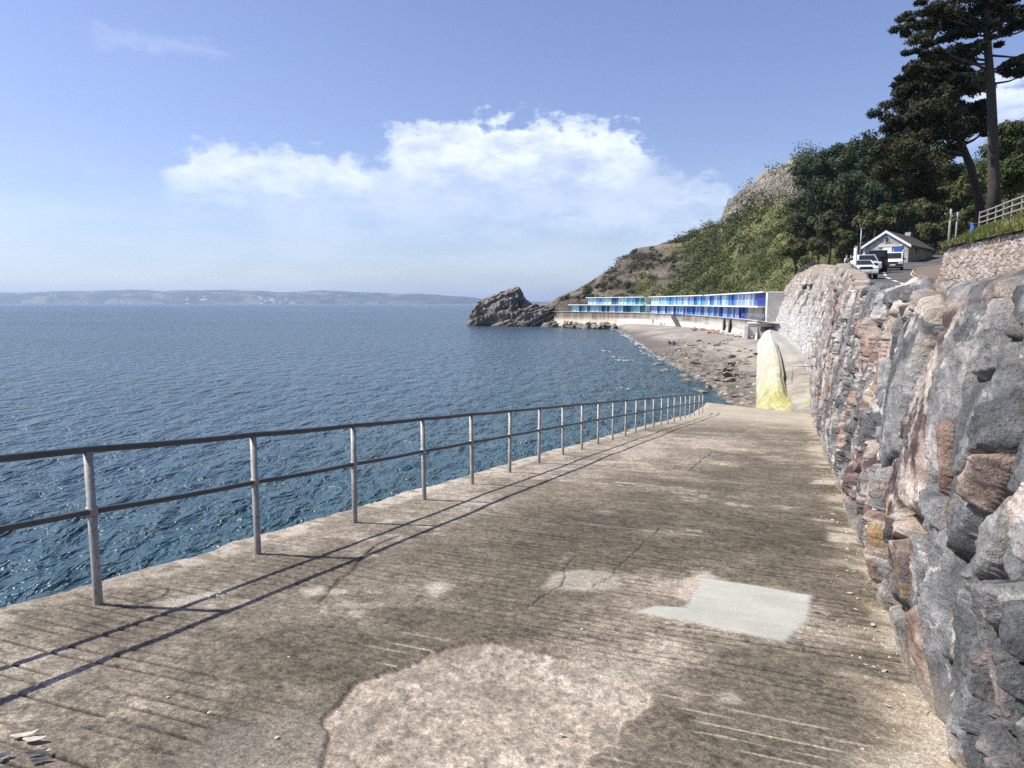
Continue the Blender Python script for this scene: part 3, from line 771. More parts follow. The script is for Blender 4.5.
def build_beach():
    t, Sx, W = beach_rows(); q = np.concatenate([np.linspace(-.6, 0, 14, endpoint=False), np.linspace(0, 1.04, 90)])
    T, Q = np.meshgrid(t, q, indexing='ij')
    D = W - Sx; L = np.maximum(np.linalg.norm(D, axis=1), 1e-3)
    dn = D / L[:, None]
    dist = np.where(Q < 0, Q * 12, Q * L[:, None])
    x = Sx[:, None, 0] + dn[:, None, 0] * dist; y = Sx[:, None, 1] + dn[:, None, 1] * dist
    zw = np.interp(t, [0, .3, .55, .7, .8, .9, 1], [-6.6, -6.2, -5.7, -5.9, -6.9, -7.6, -8.0])
    z = np.where(Q < 0, SEA + Q * 2.2, SEA + (zw[:, None] - SEA) * sstep(-.15, 1.1, Q) * 1.0)
    n1 = fbm(x * .15, y * .15, oct=4, seed=501); n2 = fbm(x * .9, y * .9, oct=4, seed=503); n3 = fbm(x * 3, y * 3, oct=3, seed=504)
    rocky = np.clip(sstep(.52, .66, T + .05 * n1) , 0, 1) * sstep(.62, .30, Q + .25 * n1)
    z = z + .16 * n1 + .05 * n2 + rocky * (.22 * fbm(x * .7, y * .7, oct=4, seed=505, ridged=True) + .05 * n3)
    c = mixc([.26, .235, .196], [.37, .335, .285], sstep(-.3, .3, n1 + .5 * n2))
    c = mixc(c, [.19, .165, .135], sstep(.05, .35, n2 + .4 * n1) * .55)
    wet = sstep(1.4, .2, z - SEA + .3 * n1); c = mixc(c, [.115, .10, .085], wet * .85)
    c = mixc(c, mixc([.10, .088, .072], [.29, .25, .20], sstep(-.1, .5, n3 + n2)), rocky * .85)
    o = link('beach', grid_mesh('beach', np.stack([x, y, z], -1), c), mat_attr('shingle', 2.2, .3, .9, .8, .15, fine2=9)); tag(o, kind='structure')
build_beach()
def build_foam():
    """broken wash where small waves run up the shingle"""
    rng = np.random.default_rng(9); V = []; Fc = []
    def strip(pts, w, seed, dens=.5):
        pts = np.array([on_z(a, b, SEA)[:2] for a, b in pts]); seg = np.linspace(0, 1, len(pts)); tt = np.linspace(0, 1, 140)
        c = np.stack([np.interp(tt, seg, pts[:, k]) for k in range(2)], -1)
        c += np.stack([fbm(tt * 9, tt * 0, oct=3, seed=seed), fbm(tt * 9, tt * 0 + 3, oct=3, seed=seed)], -1) * .5
        d = np.gradient(c, axis=0); d /= np.linalg.norm(d, axis=1, keepdims=True); nn = np.stack([-d[:, 1], d[:, 0]], -1)
        hw = w * .62 * (np.abs(fbm(tt * 14, tt * 0, oct=4, seed=seed + 2)) * 2.2 + .12) * np.sin(np.pi * tt) ** .4
        b = len(V)
        for i in range(len(c)):
            for k in (-1, -.4, .3, 1):
                q = c[i] + nn[i] * hw[i] * k * (1 + .3 * rng.uniform(-1, 1)); V.append((q[0], q[1], SEA + .13 + .10 * (1 - k * k)))
        for i in range(len(c) - 1):
            if vnoise(np.array([i * .31 + seed]), np.array([seed * .7]))[0] < -.12: continue
            for k in range(3):
                a0 = b + i * 4 + k; Fc.append((a0, a0 + 1, a0 + 5, a0 + 4))
    strip([(612, 328.5), (622, 332), (630, 338), (637, 344), (645, 350)], 1.5, 601)
    strip([(604, 327.6), (618, 330.3), (626, 334.5), (635, 341), (646, 349.5), (658, 357), (672, 364), (688, 372), (703, 381), (718, 391)], .22, 605)
    strip([(618, 331), (627, 337), (634, 344)], .8, 611)
    strip([(640, 351), (652, 357), (668, 363)], .6, 621)
    strip([(612, 360), (622, 361.5), (634, 361)], .7, 631)
    strip([(686, 367.5), (700, 369), (716, 372)], .8, 641)
    strip([(610, 357), (624, 359)], .45, 651)
    strip([(600, 351), (612, 353)], .4, 661)
    strip([(615, 389), (628, 391)], .35, 691)
    n = N('sea_foam'); f = n.noise(3, 4, .7); m = n.done(n.mix(n.g(f, .35, .65), (.30, .36, .38), (.66, .68, .68)), .8, n.bump(f, .6, .1))
    tr = n.n('ShaderNodeBsdfTransparent'); mx = n.n('ShaderNodeMixShader'); n.l(n.g(n.noise(1.6, 5, .7), .46, .58), mx.inputs[0]); n.l(tr.outputs[0], mx.inputs[1]); n.l(n.bsdf.outputs[0], mx.inputs[2]); n.l(mx.outputs[0], n.out.inputs['Surface'])
    o = link('foam', mesh_np('foam', np.array(V), np.array(Fc), True), m); tag(o, kind='stuff')
build_foam()
# ------------------------------------------------------------------ loose boulders (six shapes, each boulder an object)
def rock_mesh(seed, flat=1.0, cols=((.12, .105, .09), (.33, .295, .25))):
    bm = bmesh.new(); bmesh.ops.create_icosphere(bm, subdivisions=3, radius=1)
    V = np.array([v.co[:] for v in bm.verts]); rg = np.random.default_rng(seed)
    for k in range(16):                                             # split along planes for broken faces
        nn = rg.normal(size=3); nn /= np.linalg.norm(nn); h = rg.uniform(.45, .85)
        d = V @ nn; V = V - np.clip(d - h, 0, None)[:, None] * nn * .95
    V *= 1 + .10 * fbm(V[:, 0] * 2 + seed, V[:, 1] * 2, V[:, 2] * 2, oct=4, seed=seed)[:, None]
    V[:, 2] *= flat
    for v, q in zip(bm.verts, V): v.co = q
    me = bpy.data.meshes.new('boulder'); bm.to_mesh(me); bm.free()
    f = fbm(V[:, 0] * 2.2, V[:, 1] * 2.2, V[:, 2] * 2.2, oct=4, seed=seed + 5)
    c = np.ones((len(V), 4), np.float32); c[:, :3] = mixc(cols[0], cols[1], sstep(-.35, .4, f))
    me.color_attributes.new('Col', 'FLOAT_COLOR', 'POINT').data.foreach_set('color', c.ravel())
    me.materials.append(M['boulder']); return me
M['boulder'] = mat_attr('boulder_rock', 4, .25, .9, .6, .1, fine2=14)
MB_A = [rock_mesh(s, .7) for s in (1, 2, 3)]
MB_B = [rock_mesh(s, .42, ((.10, .088, .072), (.30, .26, .21))) for s in (11, 12, 13)]
MB_C = [rock_mesh(s, .6, ((.20, .105, .075), (.36, .22, .165))) for s in (21, 22)]
MB_D = [rock_mesh(s, .5, ((.40, .37, .32), (.60, .57, .51))) for s in (31, 32)]
def boulder(meshes, p, r, label, group, rng, sink=.3):
    o = bpy.data.objects.new('boulder', rng.choice(meshes)); COL.objects.link(o)
    s = (r * rng.uniform(.8, 1.3), r * rng.uniform(.75, 1.1), r * rng.uniform(.8, 1.15))
    o.scale = s; o.rotation_euler = (rng.uniform(-.3, .3), rng.uniform(-.3, .3), rng.uniform(0, 6.3)); o.location = (p[0], p[1], p[2] + r * (.45 - sink))
    return tag(o, label, 'boulder', group)
_bt, _bS, _bW = beach_rows()
def beach_point(t, q):
    i = int(np.clip(t, 0, 1) * (len(_bt) - 1)); S, W_ = _bS[i], _bW[i]; D = W_ - S; p = S + D * q
    zw = np.interp(t, [0, .3, .55, .7, .8, .9, 1], [-6.6, -6.2, -5.7, -5.9, -6.9, -7.6, -8.0])
    z = SEA + (zw - SEA) * float(sstep(-.15, 1.1, np.array(q))); return (p[0], p[1], z if q > 0 else SEA - .15)
def build_boulders():
    r = random.Random(5)
    for k in range(48):
        px = r.uniform(545, 616); back = r.uniform(-9, -1) * (1 if px < 600 else .5); p = prom(px, back); 
        boulder(MB_A, (p.x, p.y, SEA + .1 + (9 + back) * .16), r.uniform(.7, 1.7), 'rough brown boulder heaped under the promenade wall beside the headland', 'boulders under the promenade wall', r)
    for k in range(185):
        t = r.uniform(.56, .99); q = r.uniform(-.15, .62) * (1 if t < .8 else 1.2)
        boulder(MB_B, beach_point(t, min(q, .93)), (.3 + .75 * r.random() ** 2) * (.75 if t > .85 else 1), 'flat dark shore rock on the wet end of the beach near the yellow sea wall', 'flat rocks at the near end of the beach', r)
    for k in range(32):
        px = r.uniform(688, 721) ; p = prom(px, -r.uniform(2, 15)); 
        boulder(MB_C, (p.x, p.y, -6.15), r.uniform(.35, .85), 'reddish rubble stone piled on the upper beach below the hut steps', 'reddish stones on the upper beach', r)
    for k in range(28):
        px = r.uniform(720, 752); p = prom(px, -r.uniform(1.5, 9 - (px - 720) * .1))
        boulder(MB_D, (p.x, p.y, -5.9), r.uniform(.35, .9), 'pale bleached stone lying against the foot of the white promenade wall', 'pale stones below the promenade', r)
build_boulders()
def build_rubble():
    rng = np.random.default_rng(77); V, Fc, Cc = [], [], []; base = 0
    vs = []
    for me in MB_B + MB_D:
        v = np.empty(len(me.vertices) * 3); me.vertices.foreach_get('co', v); f = np.empty(len(me.polygons) * 3, int); me.polygons.foreach_get('vertices', f)
        c = np.empty(len(v) // 3 * 4, np.float32); me.color_attributes['Col'].data.foreach_get('color', c); vs.append((v.reshape(-1, 3), f.reshape(-1, 3), c.reshape(-1, 4)[:, :3]))
    for k in range(800):
        v, f, c = vs[rng.integers(0, 3) if rng.random() < .86 else rng.integers(3, 5)]
        t = rng.uniform(.5, .99); q = rng.uniform(-.1, .9) * (1 if t > .62 else .5); p = beach_point(t, q); r = .10 + .26 * rng.random() ** 2; a = rng.uniform(0, 6.3)
        x = v * r * np.array([rng.uniform(.8, 1.5), 1, rng.uniform(.6, 1.2)]); x = np.stack([x[:, 0] * math.cos(a) - x[:, 1] * math.sin(a), x[:, 0] * math.sin(a) + x[:, 1] * math.cos(a), x[:, 2]], -1) + np.array(p) + np.array([0, 0, .05])
        V.append(x); Fc.append(f + base); Cc.append(c * rng.uniform(.7, 1.3)); base += len(v)
    o = link('rubble', mesh_np('rubble', np.concatenate(V), np.concatenate(Fc), False, np.concatenate(Cc)), M['boulder']); tag(o, kind='stuff')
build_rubble()
# ================================================================== promenade and its wall
def ribbon(name, fn, px, offs, mat, kind=None, col=None):
    """rows follow the promenade curve; offs = list of (back, z)"""
    P = np.array([[tuple(prom(a, b, z)) for b, z in offs] for a in px])
    return P
def build_promenade():
    px = np.linspace(552, 778, 180)
    P = ribbon('', None, px, [(-.02, -3.02), (0, -3.0), (1.5, -3.0), (3, -3.0), (9, -3.0), (14, -3.0)], None)
    o = link('pavement', grid_mesh('pavement', P, smooth=False), M['concrete']); tag(o, kind='structure')
    offs = [(.5, -2.86), (.45, -2.84), (-.12, -2.84), (-.15, -2.88), (-.15, -3.1), (.02, -3.12), (.0, -3.6), (-.03, -4.2), (-.06, -4.7), (-.12, -4.8), (-.7, -5.1), (-1.5, -5.6), (-2.4, -6.3), (-3.2, -7.2), (-3.4, -9)]
    P = np.array([[tuple(prom(a, b, z)) for b, z in offs] for a in np.linspace(554, 757, 300)])
    pxg = np.repeat(np.linspace(554, 757, 300)[:, None], len(offs), 1); zz = P[..., 2]
    n1 = fbm(pxg * .06, zz * .8, oct=4, seed=521); n2 = fbm(pxg * .5, zz * .25, oct=4, seed=523)
    up = mixc([.17, .14, .11], [.29, .255, .21], sstep(-.4, .4, n2 + .4 * n1))
    lo = mixc([.48, .46, .41], [.62, .60, .56], sstep(-.3, .3, n1 + .4 * n2))
    k = sstep(-4.5, -5.0, zz + .25 * n1) * sstep(596, 640, pxg); k = np.maximum(k, sstep(-3.1, -4.6, zz) * sstep(640, 668, pxg) * sstep(-.25, .2, n1 + .15) * .8)
    k = np.maximum(k, sstep(-5.4, -5.8, zz) * .7)
    c = mixc(up, lo, k); c = mixc(c, [.55, .53, .5], sstep(-2.95, -2.9, zz) * .8)
    c = mixc(c, [.5, .42, .28], sstep(-5.0, -5.4, zz) * sstep(625, 600, pxg) * .5)
    o = link('promenade_wall', grid_mesh('promenade_wall', P, c, flip=True), mat_attr('promenade_concrete', 1.5, .2, .92, .4, .05, fine2=8))
    tag(o, 'long curved promenade wall, stained above and whitened below, under the blue beach huts', 'wall')
    # three dark stairs down the wall
    def stair(px, along, wd, label, name='steps'):
        a = prom(px, -.25, -2.95); b = prom(px + .5, -.25, -2.95); tdir = (b - a).normalized(); out = -Vector((a.x, a.y, 0)).normalized()
        bm = bmesh.new(); nst = 14
        for i in range(nst):
            f = i / nst; c_ = a + tdir * along * f + out * (.5 + 2.9 * f * (1 if along < 4 else .8)) ; z = -3.05 - f * 3.0
            rot = Matrix(((tdir.x, -out.x, 0), (tdir.y, -out.y, 0), (0, 0, 1)))
            bm_box(bm, Vector((c_.x, c_.y, z - .5)), (wd, .75, 1.0), rot)
        o = bm_obj(name, bm, M['darkstone']); tag(o, label, 'steps', 'steps down the promenade wall')
    stair(672, 5.2, 1.9, 'dark slanting steps down the promenade wall below the middle hut block')
    stair(723, -.6, 1.15, 'left one of the two dark flights side by side down the whitened wall')
    stair(729, -1.0, 1.15, 'right one of the two dark flights side by side down the whitened wall')
M['darkstone'] = mat_plain('dark_stone', (.085, .078, .07), .9, .3, 2, bstr=.5)
build_promenade()
# ================================================================== beach huts
HUE = {'ice': (.42, .70, .78), 'aqua': (.16, .52, .66), 'teal': (.02, .20, .27), 'sky': (.22, .47, .78), 'azure': (.06, .28, .64), 'petrol': (.015, .10, .22), 'lilac': (.25, .36, .72),
       'royal': (.02, .10, .43), 'navy': (.008, .03, .24), 'pale': (.55, .68, .84), 'green': (.04, .26, .28)}
HM = {k: mat_plain('hut_paint_' + k, v, .5, .06, 1.5) for k, v in HUE.items()}
HWHITE = mat_plain('hut_white', (.80, .82, .83), .6, .04, 1)
def hut_block(px0, px1, up0, up1, lo1, seq_up, seq_lo, label, seed, end=None):
    a, b = prom(px0, 4.2), prom(px1, 4.2); d = (b - a); L = math.hypot(d.x, d.y); ang = math.atan2(d.y, d.x)
    root = empty('beach_hut_block', (a.x, a.y, -3.0), label, 'beach huts', 'rows of blue beach huts', ang)
    r = random.Random(seed)
    # local frame: +x along the row (away-left to near-right), front faces local -y or +y?
    mid = Vector((a.x + b.x, a.y + b.y)) / 2; nrm = Vector((-math.sin(ang), math.cos(ang)))
    f = 1 if nrm.dot(-mid) > 0 else -1                               # front side sign in local y
    Y = lambda v: v * f
    def bx(name, x0, x1, y0, y1, z0, z1, mat, parent=root, bev=0):
        return box_obj(name, Vector(((x0 + x1) / 2, Y((y0 + y1) / 2), (z0 + z1) / 2)), (x1 - x0, abs(y1 - y0), z1 - z0), mat, parent, bev)
    U0, U1, L1 = up0 * L, up1 * L, lo1 * L
    bx('lower_wall', 0.0, L1, -2.5, 0, 0, 2.42, HWHITE)
    bx('floor_slab', -.7, L * max(lo1, up1) + (0 if end else .3), -2.65, 1.35, 2.44, 2.68, HWHITE)
    bx('upper_wall', U0, U1, -2.5, -.25, 2.69, 5.02, HWHITE)
    bx('roof', U0 - .3, U1 + .3, -2.75, .75, 5.03, 5.24, HWHITE)
    def doors(x0, x1, y, z0, z1, seq):
        n = len(seq); w = (x1 - x0) / n
        for i, s in enumerate(seq):
            xa, xb = x0 + i * w + .09, x0 + (i + 1) * w - .09
            o = bx('door', xa, xb, y, y + .06, z0 + .06, z1 - .08, HM[s])
            # jambs proud of the wall between the huts
            bx('partition', xa - .17, xa - .02, y, y + .3, z0, z1 - .03, HWHITE if r.random() < .6 else HM[s])
    doors(U0 + .2, U1 - .1, -.25, 2.69, 4.98, seq_up); doors(.2, L1 - .1, 0, 0, 2.42, seq_lo)
    # balcony rail
    bm = bmesh.new()
    k = U0
    while k < U1:
        bm_box(bm, Vector((k, Y(1.28), 3.15)), (.05, .05, .92)); k += 1.55
    for z in (3.0, 3.3, 3.6): bm_box(bm, Vector(((U0 + U1) / 2, Y(1.28), z)), (U1 - U0, .035, .035))
    bm_obj('balcony_rail', bm, M['steel'], root)
    if end:
        bx('end_wall', U1 + .31, U1 + 1.3, -2.4, .2, -.0, 5.0, M['concrete_pale'])
        bx('end_panel', U1 - 5.6, U1 - .12, -.16, .10, 2.75, 4.96, HM['navy'])
        bx('store_wall', L1 + .02, L1 + 5.5, -2.4, -.9, 0, 2.42, M['concrete_pale'])
    root.scale = (1, 1, .93); return root
M['concrete_pale'] = mat_plain('concrete_pale', (.64, .62, .56), .9, .12, .8, bstr=.3)
def seq(r, pool, n): return [r.choice(pool) for _ in range(n)]
_r = random.Random(17)
hut_block(572, 645, .235, .985, 1.0, ['ice', 'ice', 'lilac', 'lilac', 'ice', 'pale', 'petrol', 'teal', 'ice', 'ice', 'sky', 'aqua', 'teal', 'green'],
          ['ice', 'ice', 'petrol', 'aqua', 'petrol', 'ice', 'ice', 'aqua', 'petrol', 'petrol', 'ice', 'azure', 'ice', 'petrol', 'petrol', 'aqua', 'ice', 'teal'],
          'farthest two-storey row of beach huts, mostly pale turquoise, next to the brown rocky slope', 3)
hut_block(650, 704, .01, .995, .995, ['ice', 'ice', 'pale', 'sky', 'sky', 'ice', 'aqua', 'azure', 'sky', 'azure', 'sky', 'azure', 'pale', 'azure', 'sky', 'royal', 'sky', 'azure'],
          ['azure', 'lilac', 'pale', 'royal', 'sky', 'pale', 'royal', 'azure', 'pale', 'royal', 'azure', 'sky', 'royal', 'royal', 'azure', 'royal', 'azure', 'royal'],
          'middle two-storey row of beach huts in sky and mid blues', 4)
hut_block(706, 768, .0, .965, .74, ['pale', 'royal', 'azure', 'pale', 'sky', 'azure', 'pale', 'sky', 'azure', 'royal', 'sky', 'lilac', 'lilac', 'pale', 'lilac', 'royal', 'navy', 'navy'],
          ['sky', 'azure', 'sky', 'royal', 'azure', 'navy', 'royal', 'sky', 'royal', 'lilac', 'royal', 'lilac', 'navy', 'royal'],
          'nearest row of beach huts in deep blue and lilac, ending in a navy panel', 5, end=True)
# promenade abutment with dark openings, and rails round it
def build_abutment():
    a = prom(756, -1.0, 0); rt = empty('abutment', (a.x, a.y, -6.2), 'pale concrete block with two dark openings where the promenade meets the sea wall', 'steps')
    ang = .38
    rt.rotation_euler = (0, 0, -ang)
    bx = lambda n, c, d, m: box_obj(n, Vector(c), d, m, rt, .02)
    bx('block', (1.2, 2.2, 1.3), (5.2, 3.6, 2.9), M['concrete_pale'])
    bx('cap', (1.2, 2.2, 2.86), (5.5, 3.9, .2), HWHITE)
    bx('opening', (1.6, .38, 1.9), (2.0, .1, .75), M['darkstone']); bx('opening', (2.2, .37, .75), (1.9, .1, .9), M['darkstone'])
    bx('pier', (-1.6, .2, .9), (.55, .7, 3.0), M['concrete_pale'])
build_abutment()
def small_rail(pts, h, label, n_per=1.5, name='railing', mat=None, r=.03, bars=(1, .5), grp=None):
    pts = [Vector(p) for p in pts]; root = empty(name, pts[0], label, 'railing', grp)
    mat = mat or M['galv']; o0 = pts[0]
    L = sum((b - a).length for a, b in zip(pts[:-1], pts[1:])); n = max(2, int(round(L / n_per)) + 1)
    def at(f):
        d = f * L
        for a, b in zip(pts[:-1], pts[1:]):
            l = (b - a).length
            if d <= l + 1e-6: return a.lerp(b, min(1, d / l))
            d -= l
        return pts[-1]
    for i in range(n):
        p = at(i / (n - 1)) - o0; bm = bmesh.new(); bm_tube(bm, [p - Vector((0, 0, .1)), p + Vector((0, 0, h))], r, 8); bm_obj('post', bm, mat, root)
    for f in bars:
        bm = bmesh.new(); bm_tube(bm, [p - o0 + Vector((0, 0, h * f)) for p in pts], r * .9, 8); bm_obj('bar', bm, mat, root)
    return root
M['galv'] = mat_plain('galvanised', (.30, .30, .29), .55, .2, 8, .3)
small_rail([prom(p, .2, -2.84) for p in np.linspace(741, 768, 8)], 1.0, 'pale railing along the promenade edge below the end of the nearest huts', 1.3, mat=M['steel'])
# ================================================================== lower walk: apron, curved sea wall with weed
def build_lower():
    # walkway sheet from the slipway foot up to the promenade
    ctl = [(17.2, 38.5, -6.85), (19.0, 43, -6.4), (20.7, 47, -5.9), (23.0, 53, -5.7), (29.3, 72, -5.3), (32.4, 82, -5.1), (36.6, 97, -4.65), (41, 110, -4.25), (47.5, 128, -3.6)]
    t = np.linspace(0, 1, 160); tc = np.linspace(0, 1, len(ctl)); C_ = np.array(ctl); C_ = np.stack([np.interp(t, tc, C_[:, k]) for k in range(3)], -1)
    d = np.gradient(C_[:, :2], axis=0); d /= np.linalg.norm(d, axis=1, keepdims=True); nr = np.stack([d[:, 1], -d[:, 0]], -1)
    w = np.linspace(-3.0, 6, 70); P = C_[:, None, :].repeat(70, 1).copy(); we = np.maximum(w[None, :], lerp(-3.0, -.7, sstep(60, 88, C_[:, 1]))[:, None]); P[..., 0] += nr[:, None, 0] * we; P[..., 1] += nr[:, None, 1] * we
    P[..., 2] -= (np.clip(-.3 - w, 0, 5) * .35)[None, :]
    yv = P[..., 1]; P[..., 2] += .02 * fbm(P[..., 0], P[..., 1], oct=3, seed=541)
    n1 = fbm(P[..., 0] * .4, P[..., 1] * .4, oct=4, seed=543); n2 = fbm(P[..., 0] * 2, P[..., 1] * 2, oct=4, seed=545)
    c = mixc([.24, .212, .168], [.37, .335, .275], sstep(-.35, .35, n1 + .4 * n2)) 
    grey = sstep(60, 80, yv + 4 * n1); c = mixc(c, [.33, .32, .30], grey * .7)
    alg = np.maximum(sstep(.8, -.8, np.abs(yv - 44.8) - 1.1 + n1), sstep(.6, -.5, np.abs(yv - 50.5) - 1.1 + 1.2 * n1) * .9)
    alg = alg * sstep(-.9, .3, w[None, :] - .0 + n1 * 1.2) * sstep(-.8, -.25, n2 + .3)
    c = mixc(c, mixc([.16, .22, .02], [.34, .38, .06], sstep(-.3, .3, n2)), alg * .9)
    o = link('pavement', grid_mesh('pavement', P, c, flip=True), mat_attr('lower_walk', 3, .2, .85, .4, .03, fine2=14)); tag(o, kind='structure')
    # sloping sea wall: from water up to a rounded ridge, then down to the walk
    L0 = np.array([(15.2, 43, 0), (17.2, 49.5, 0), (20.1, 57.5, 0), (24.3, 70, 0), (30.0, 87, 0), (35.0, 102, 0), (37.0, 108, 0)], float)
    t = np.linspace(0, 1, 260); tc = np.linspace(0, 1, len(L0)); B = np.stack([np.interp(t, tc, L0[:, k]) for k in range(2)], -1)
    d = np.gradient(B, axis=0); d /= np.linalg.norm(d, axis=1, keepdims=True); nr = np.stack([d[:, 1], -d[:, 0]], -1)
    v = np.concatenate([np.linspace(0, .08, 8, endpoint=False), np.linspace(.08, 1, 80)])
    T, Vv = np.meshgrid(t, v, indexing='ij')
    ridge = np.interp(T, [0, .10, .2, .35, .6, .85, 1], [-6.9, -6.5, -6.1, -5.55, -5.05, -4.5, -4.15]); wid = np.interp(T, [0, .06, .14, .3, .6, 1], [3.2, 2.8, 2.0, 1.8, 2.3, 2.6])
    vv = np.clip((Vv - .08) / .92, 0, 1)
    # height profile across
    rise = np.sin(np.clip(vv / .62, 0, 1) * math.pi / 2) ** 1.1
    back = sstep(.68, 1.0, vv)
    z = -9.2 + (-8.0 + 9.2) * sstep(0, .08, Vv) + (ridge + 8.0) * rise
    walk = np.interp(T, [0, .2, .35, .6, .85, 1], [-6.9, -6.15, -5.6, -5.1, -4.6, -4.3])
    z = np.where(vv > .68, lerp(ridge, np.minimum(walk, ridge) - .15, back), z)
    step = np.floor(vv * 16) / 16
    z = z - .05 * (np.abs(((vv * 14) % 1) - .5) < .12) * sstep(.05, .15, vv) * (vv < .6)
    off = np.where(vv < .68, vv, .68 + (vv - .68) * .4) * wid * 1.45
    n1 = fbm(T * 12, vv * 3, oct=4, seed=551); n2 = fbm(T * 60, vv * 9, oct=4, seed=553)
    x = B[:, None, 0] + nr[:, None, 0] * off; y = B[:, None, 1] + nr[:, None, 1] * off
    z = z + .05 * n1
    w_ = mixc([.42, .405, .35], [.56, .555, .53], sstep(-.4, .4, n1 + .4 * n2)); cream = mixc([.42, .39, .25], [.50, .475, .37], sstep(-.3, .3, n2))
    c = mixc(w_, cream, sstep(.8, .45, T + .12 * n1)); 
    algz = sstep(.40, .14, T + .16 * n1 + .10 * vv) * sstep(-.3, .15, n2 + .12 + .25 * (.2 - T))
    c = mixc(c, mixc([.27, .26, .05], [.42, .40, .12], sstep(-.3, .4, n2 + n1)), algz * .85)
    c = mixc(c, [.34, .37, .30], sstep(.16, .3, n1 + .2) * sstep(.35, .5, T) * sstep(.75, .6, T) * .45)
    c = mixc(c, mixc([.20, .155, .08], [.28, .225, .14], sstep(-.3, .3, n2)), sstep(.55, .85, vv + .15 * n1) * sstep(.42, .1, T) * .75)
    c = mixc(c, [.09, .08, .05], sstep(.10, .04, vv) * .7)
    o = link('sea_wall', grid_mesh('sea_wall', np.stack([x, y, z], -1), c), mat_attr('weedy_concrete', 3, .18, .8, .4, .04, fine2=12))
    tag(o, 'sloping sea wall, whitened at the far end and covered in yellow-green weed close to the ramp', 'wall')
    # near end block of masonry beneath the slipway end
build_lower()
P_ = on_z(792, 380, -5.5); Q_ = on_z(812, 380.5, -5.5); R_ = on_z(818, 372, -5.4)
small_rail([P_, Q_, R_], 1.0, 'short low guard rail across the lower walk at the foot of the stone wall', 2.0, bars=(1, .45))
# ================================================================== road above the wall
def build_road():
    S = np.linspace(-8, 175, 240); q = np.linspace(0, 1, 90)
    uL = np.interp(S, [-8, 28, 31, 40, 50, 75, 88, 97, 112, 133, 175], [3.2, 3.2, 3.0, 3.2, 3.5, 3.9, 4.3, 7.5, 13, 20, 33])
    s, k = np.meshgrid(S, q, indexing='ij'); u = lerp(uL[:, None], 36, k ** 1.6)
    z = zroad(s)
    z = z - 1.25 * sstep(1.5, .9, u - uL[:, None]) * sstep(60, 68, s) 
    z = z + .02 * fbm(s * .4, u * .4, oct=3, seed=701)
    x, y = su(s, u)
    n1 = fbm(s * .3, u * .3, oct=4, seed=703)
    c = mixc([.085, .083, .082], [.125, .122, .118], sstep(-.3, .3, n1))
    o = link('road', grid_mesh('road', np.stack([x, y, z], -1), c), mat_attr('asphalt', 14, .2, .9, .4, .01, fine2=60)); tag(o, kind='structure')
build_road()
def road_strip(name, pts, w, mat, lift=.006):
    P = [Vector(on_road(a, b)) for a, b in pts]; out = []
    for i, p in enumerate(P):
        d = (P[min(i + 1, len(P) - 1)] - P[max(i - 1, 0)]); d.z = 0; d.normalize(); n_ = Vector((d.y, -d.x, 0))
        row = []
        for k in (-.5, .5):
            q = p + n_ * w * k; q.z = zroad(q.x * SA + q.y * CA) + .02 + lift; row.append(tuple(q))
        out.append(row)
    o = link(name, grid_mesh(name, np.array(out), smooth=False), mat); return tag(o, kind='structure')
M['line'] = mat_plain('road_paint', (.62, .60, .55), .7, .15, 5)
M['kerbline'] = mat_plain('yellow_road_paint', (.50, .42, .27), .7, .15, 5)
for a, b in (((883.6, 272), (885.5, 276)), ((886.6, 277.6), (890, 279.3)), ((893, 280.6), (897.5, 282.2)), ((900.5, 283.2), (905, 285.2))):
    road_strip('road_marking', [a, ((a[0] + b[0]) / 2, (a[1] + b[1]) / 2), b], .22, M['line'])
road_strip('road_marking', [(853, 276), (856, 278.5), (861, 282)], .16, M['line'])
isl = [(948, 280.5), (933, 279.6), (923, 277.3), (916.5, 275), (914, 272.9), (917.5, 270.5), (927, 268.3), (936, 266.8), (950, 265.2)]
def build_verge():
    P = [Vector(on_road(a, b)) for a, b in isl]
    bm = bmesh.new()
    for off, h in ((0, .13),):
        v = []
        for p in P: v.append(bm.verts.new((p.x, p.y, zroad(p.x * SA + p.y * CA) + .02 + h)))
        f = bm.faces.new(v); r = bmesh.ops.extrude_face_region(bm, geom=[f])
        for q in r['geom']:
            if isinstance(q, bmesh.types.BMVert): q.co.z -= .3
    bmesh.ops.triangulate(bm, faces=bm.faces[:])
    o = bm_obj('kerb', bm, mat_plain('verge_tarmac', (.17, .125, .09), .95, .2, 2, bstr=.4)); tag(o, kind='structure')
build_verge()
road_strip('road_marking', isl[1:-1], .16, M['kerbline'], .01)
road_strip('road_marking', [(a - 3.2 + (1.5 if b > 276 else 0), b + (1.6 if b > 272.5 else -1.3)) for a, b in isl[1:-1]], .14, M['kerbline'])
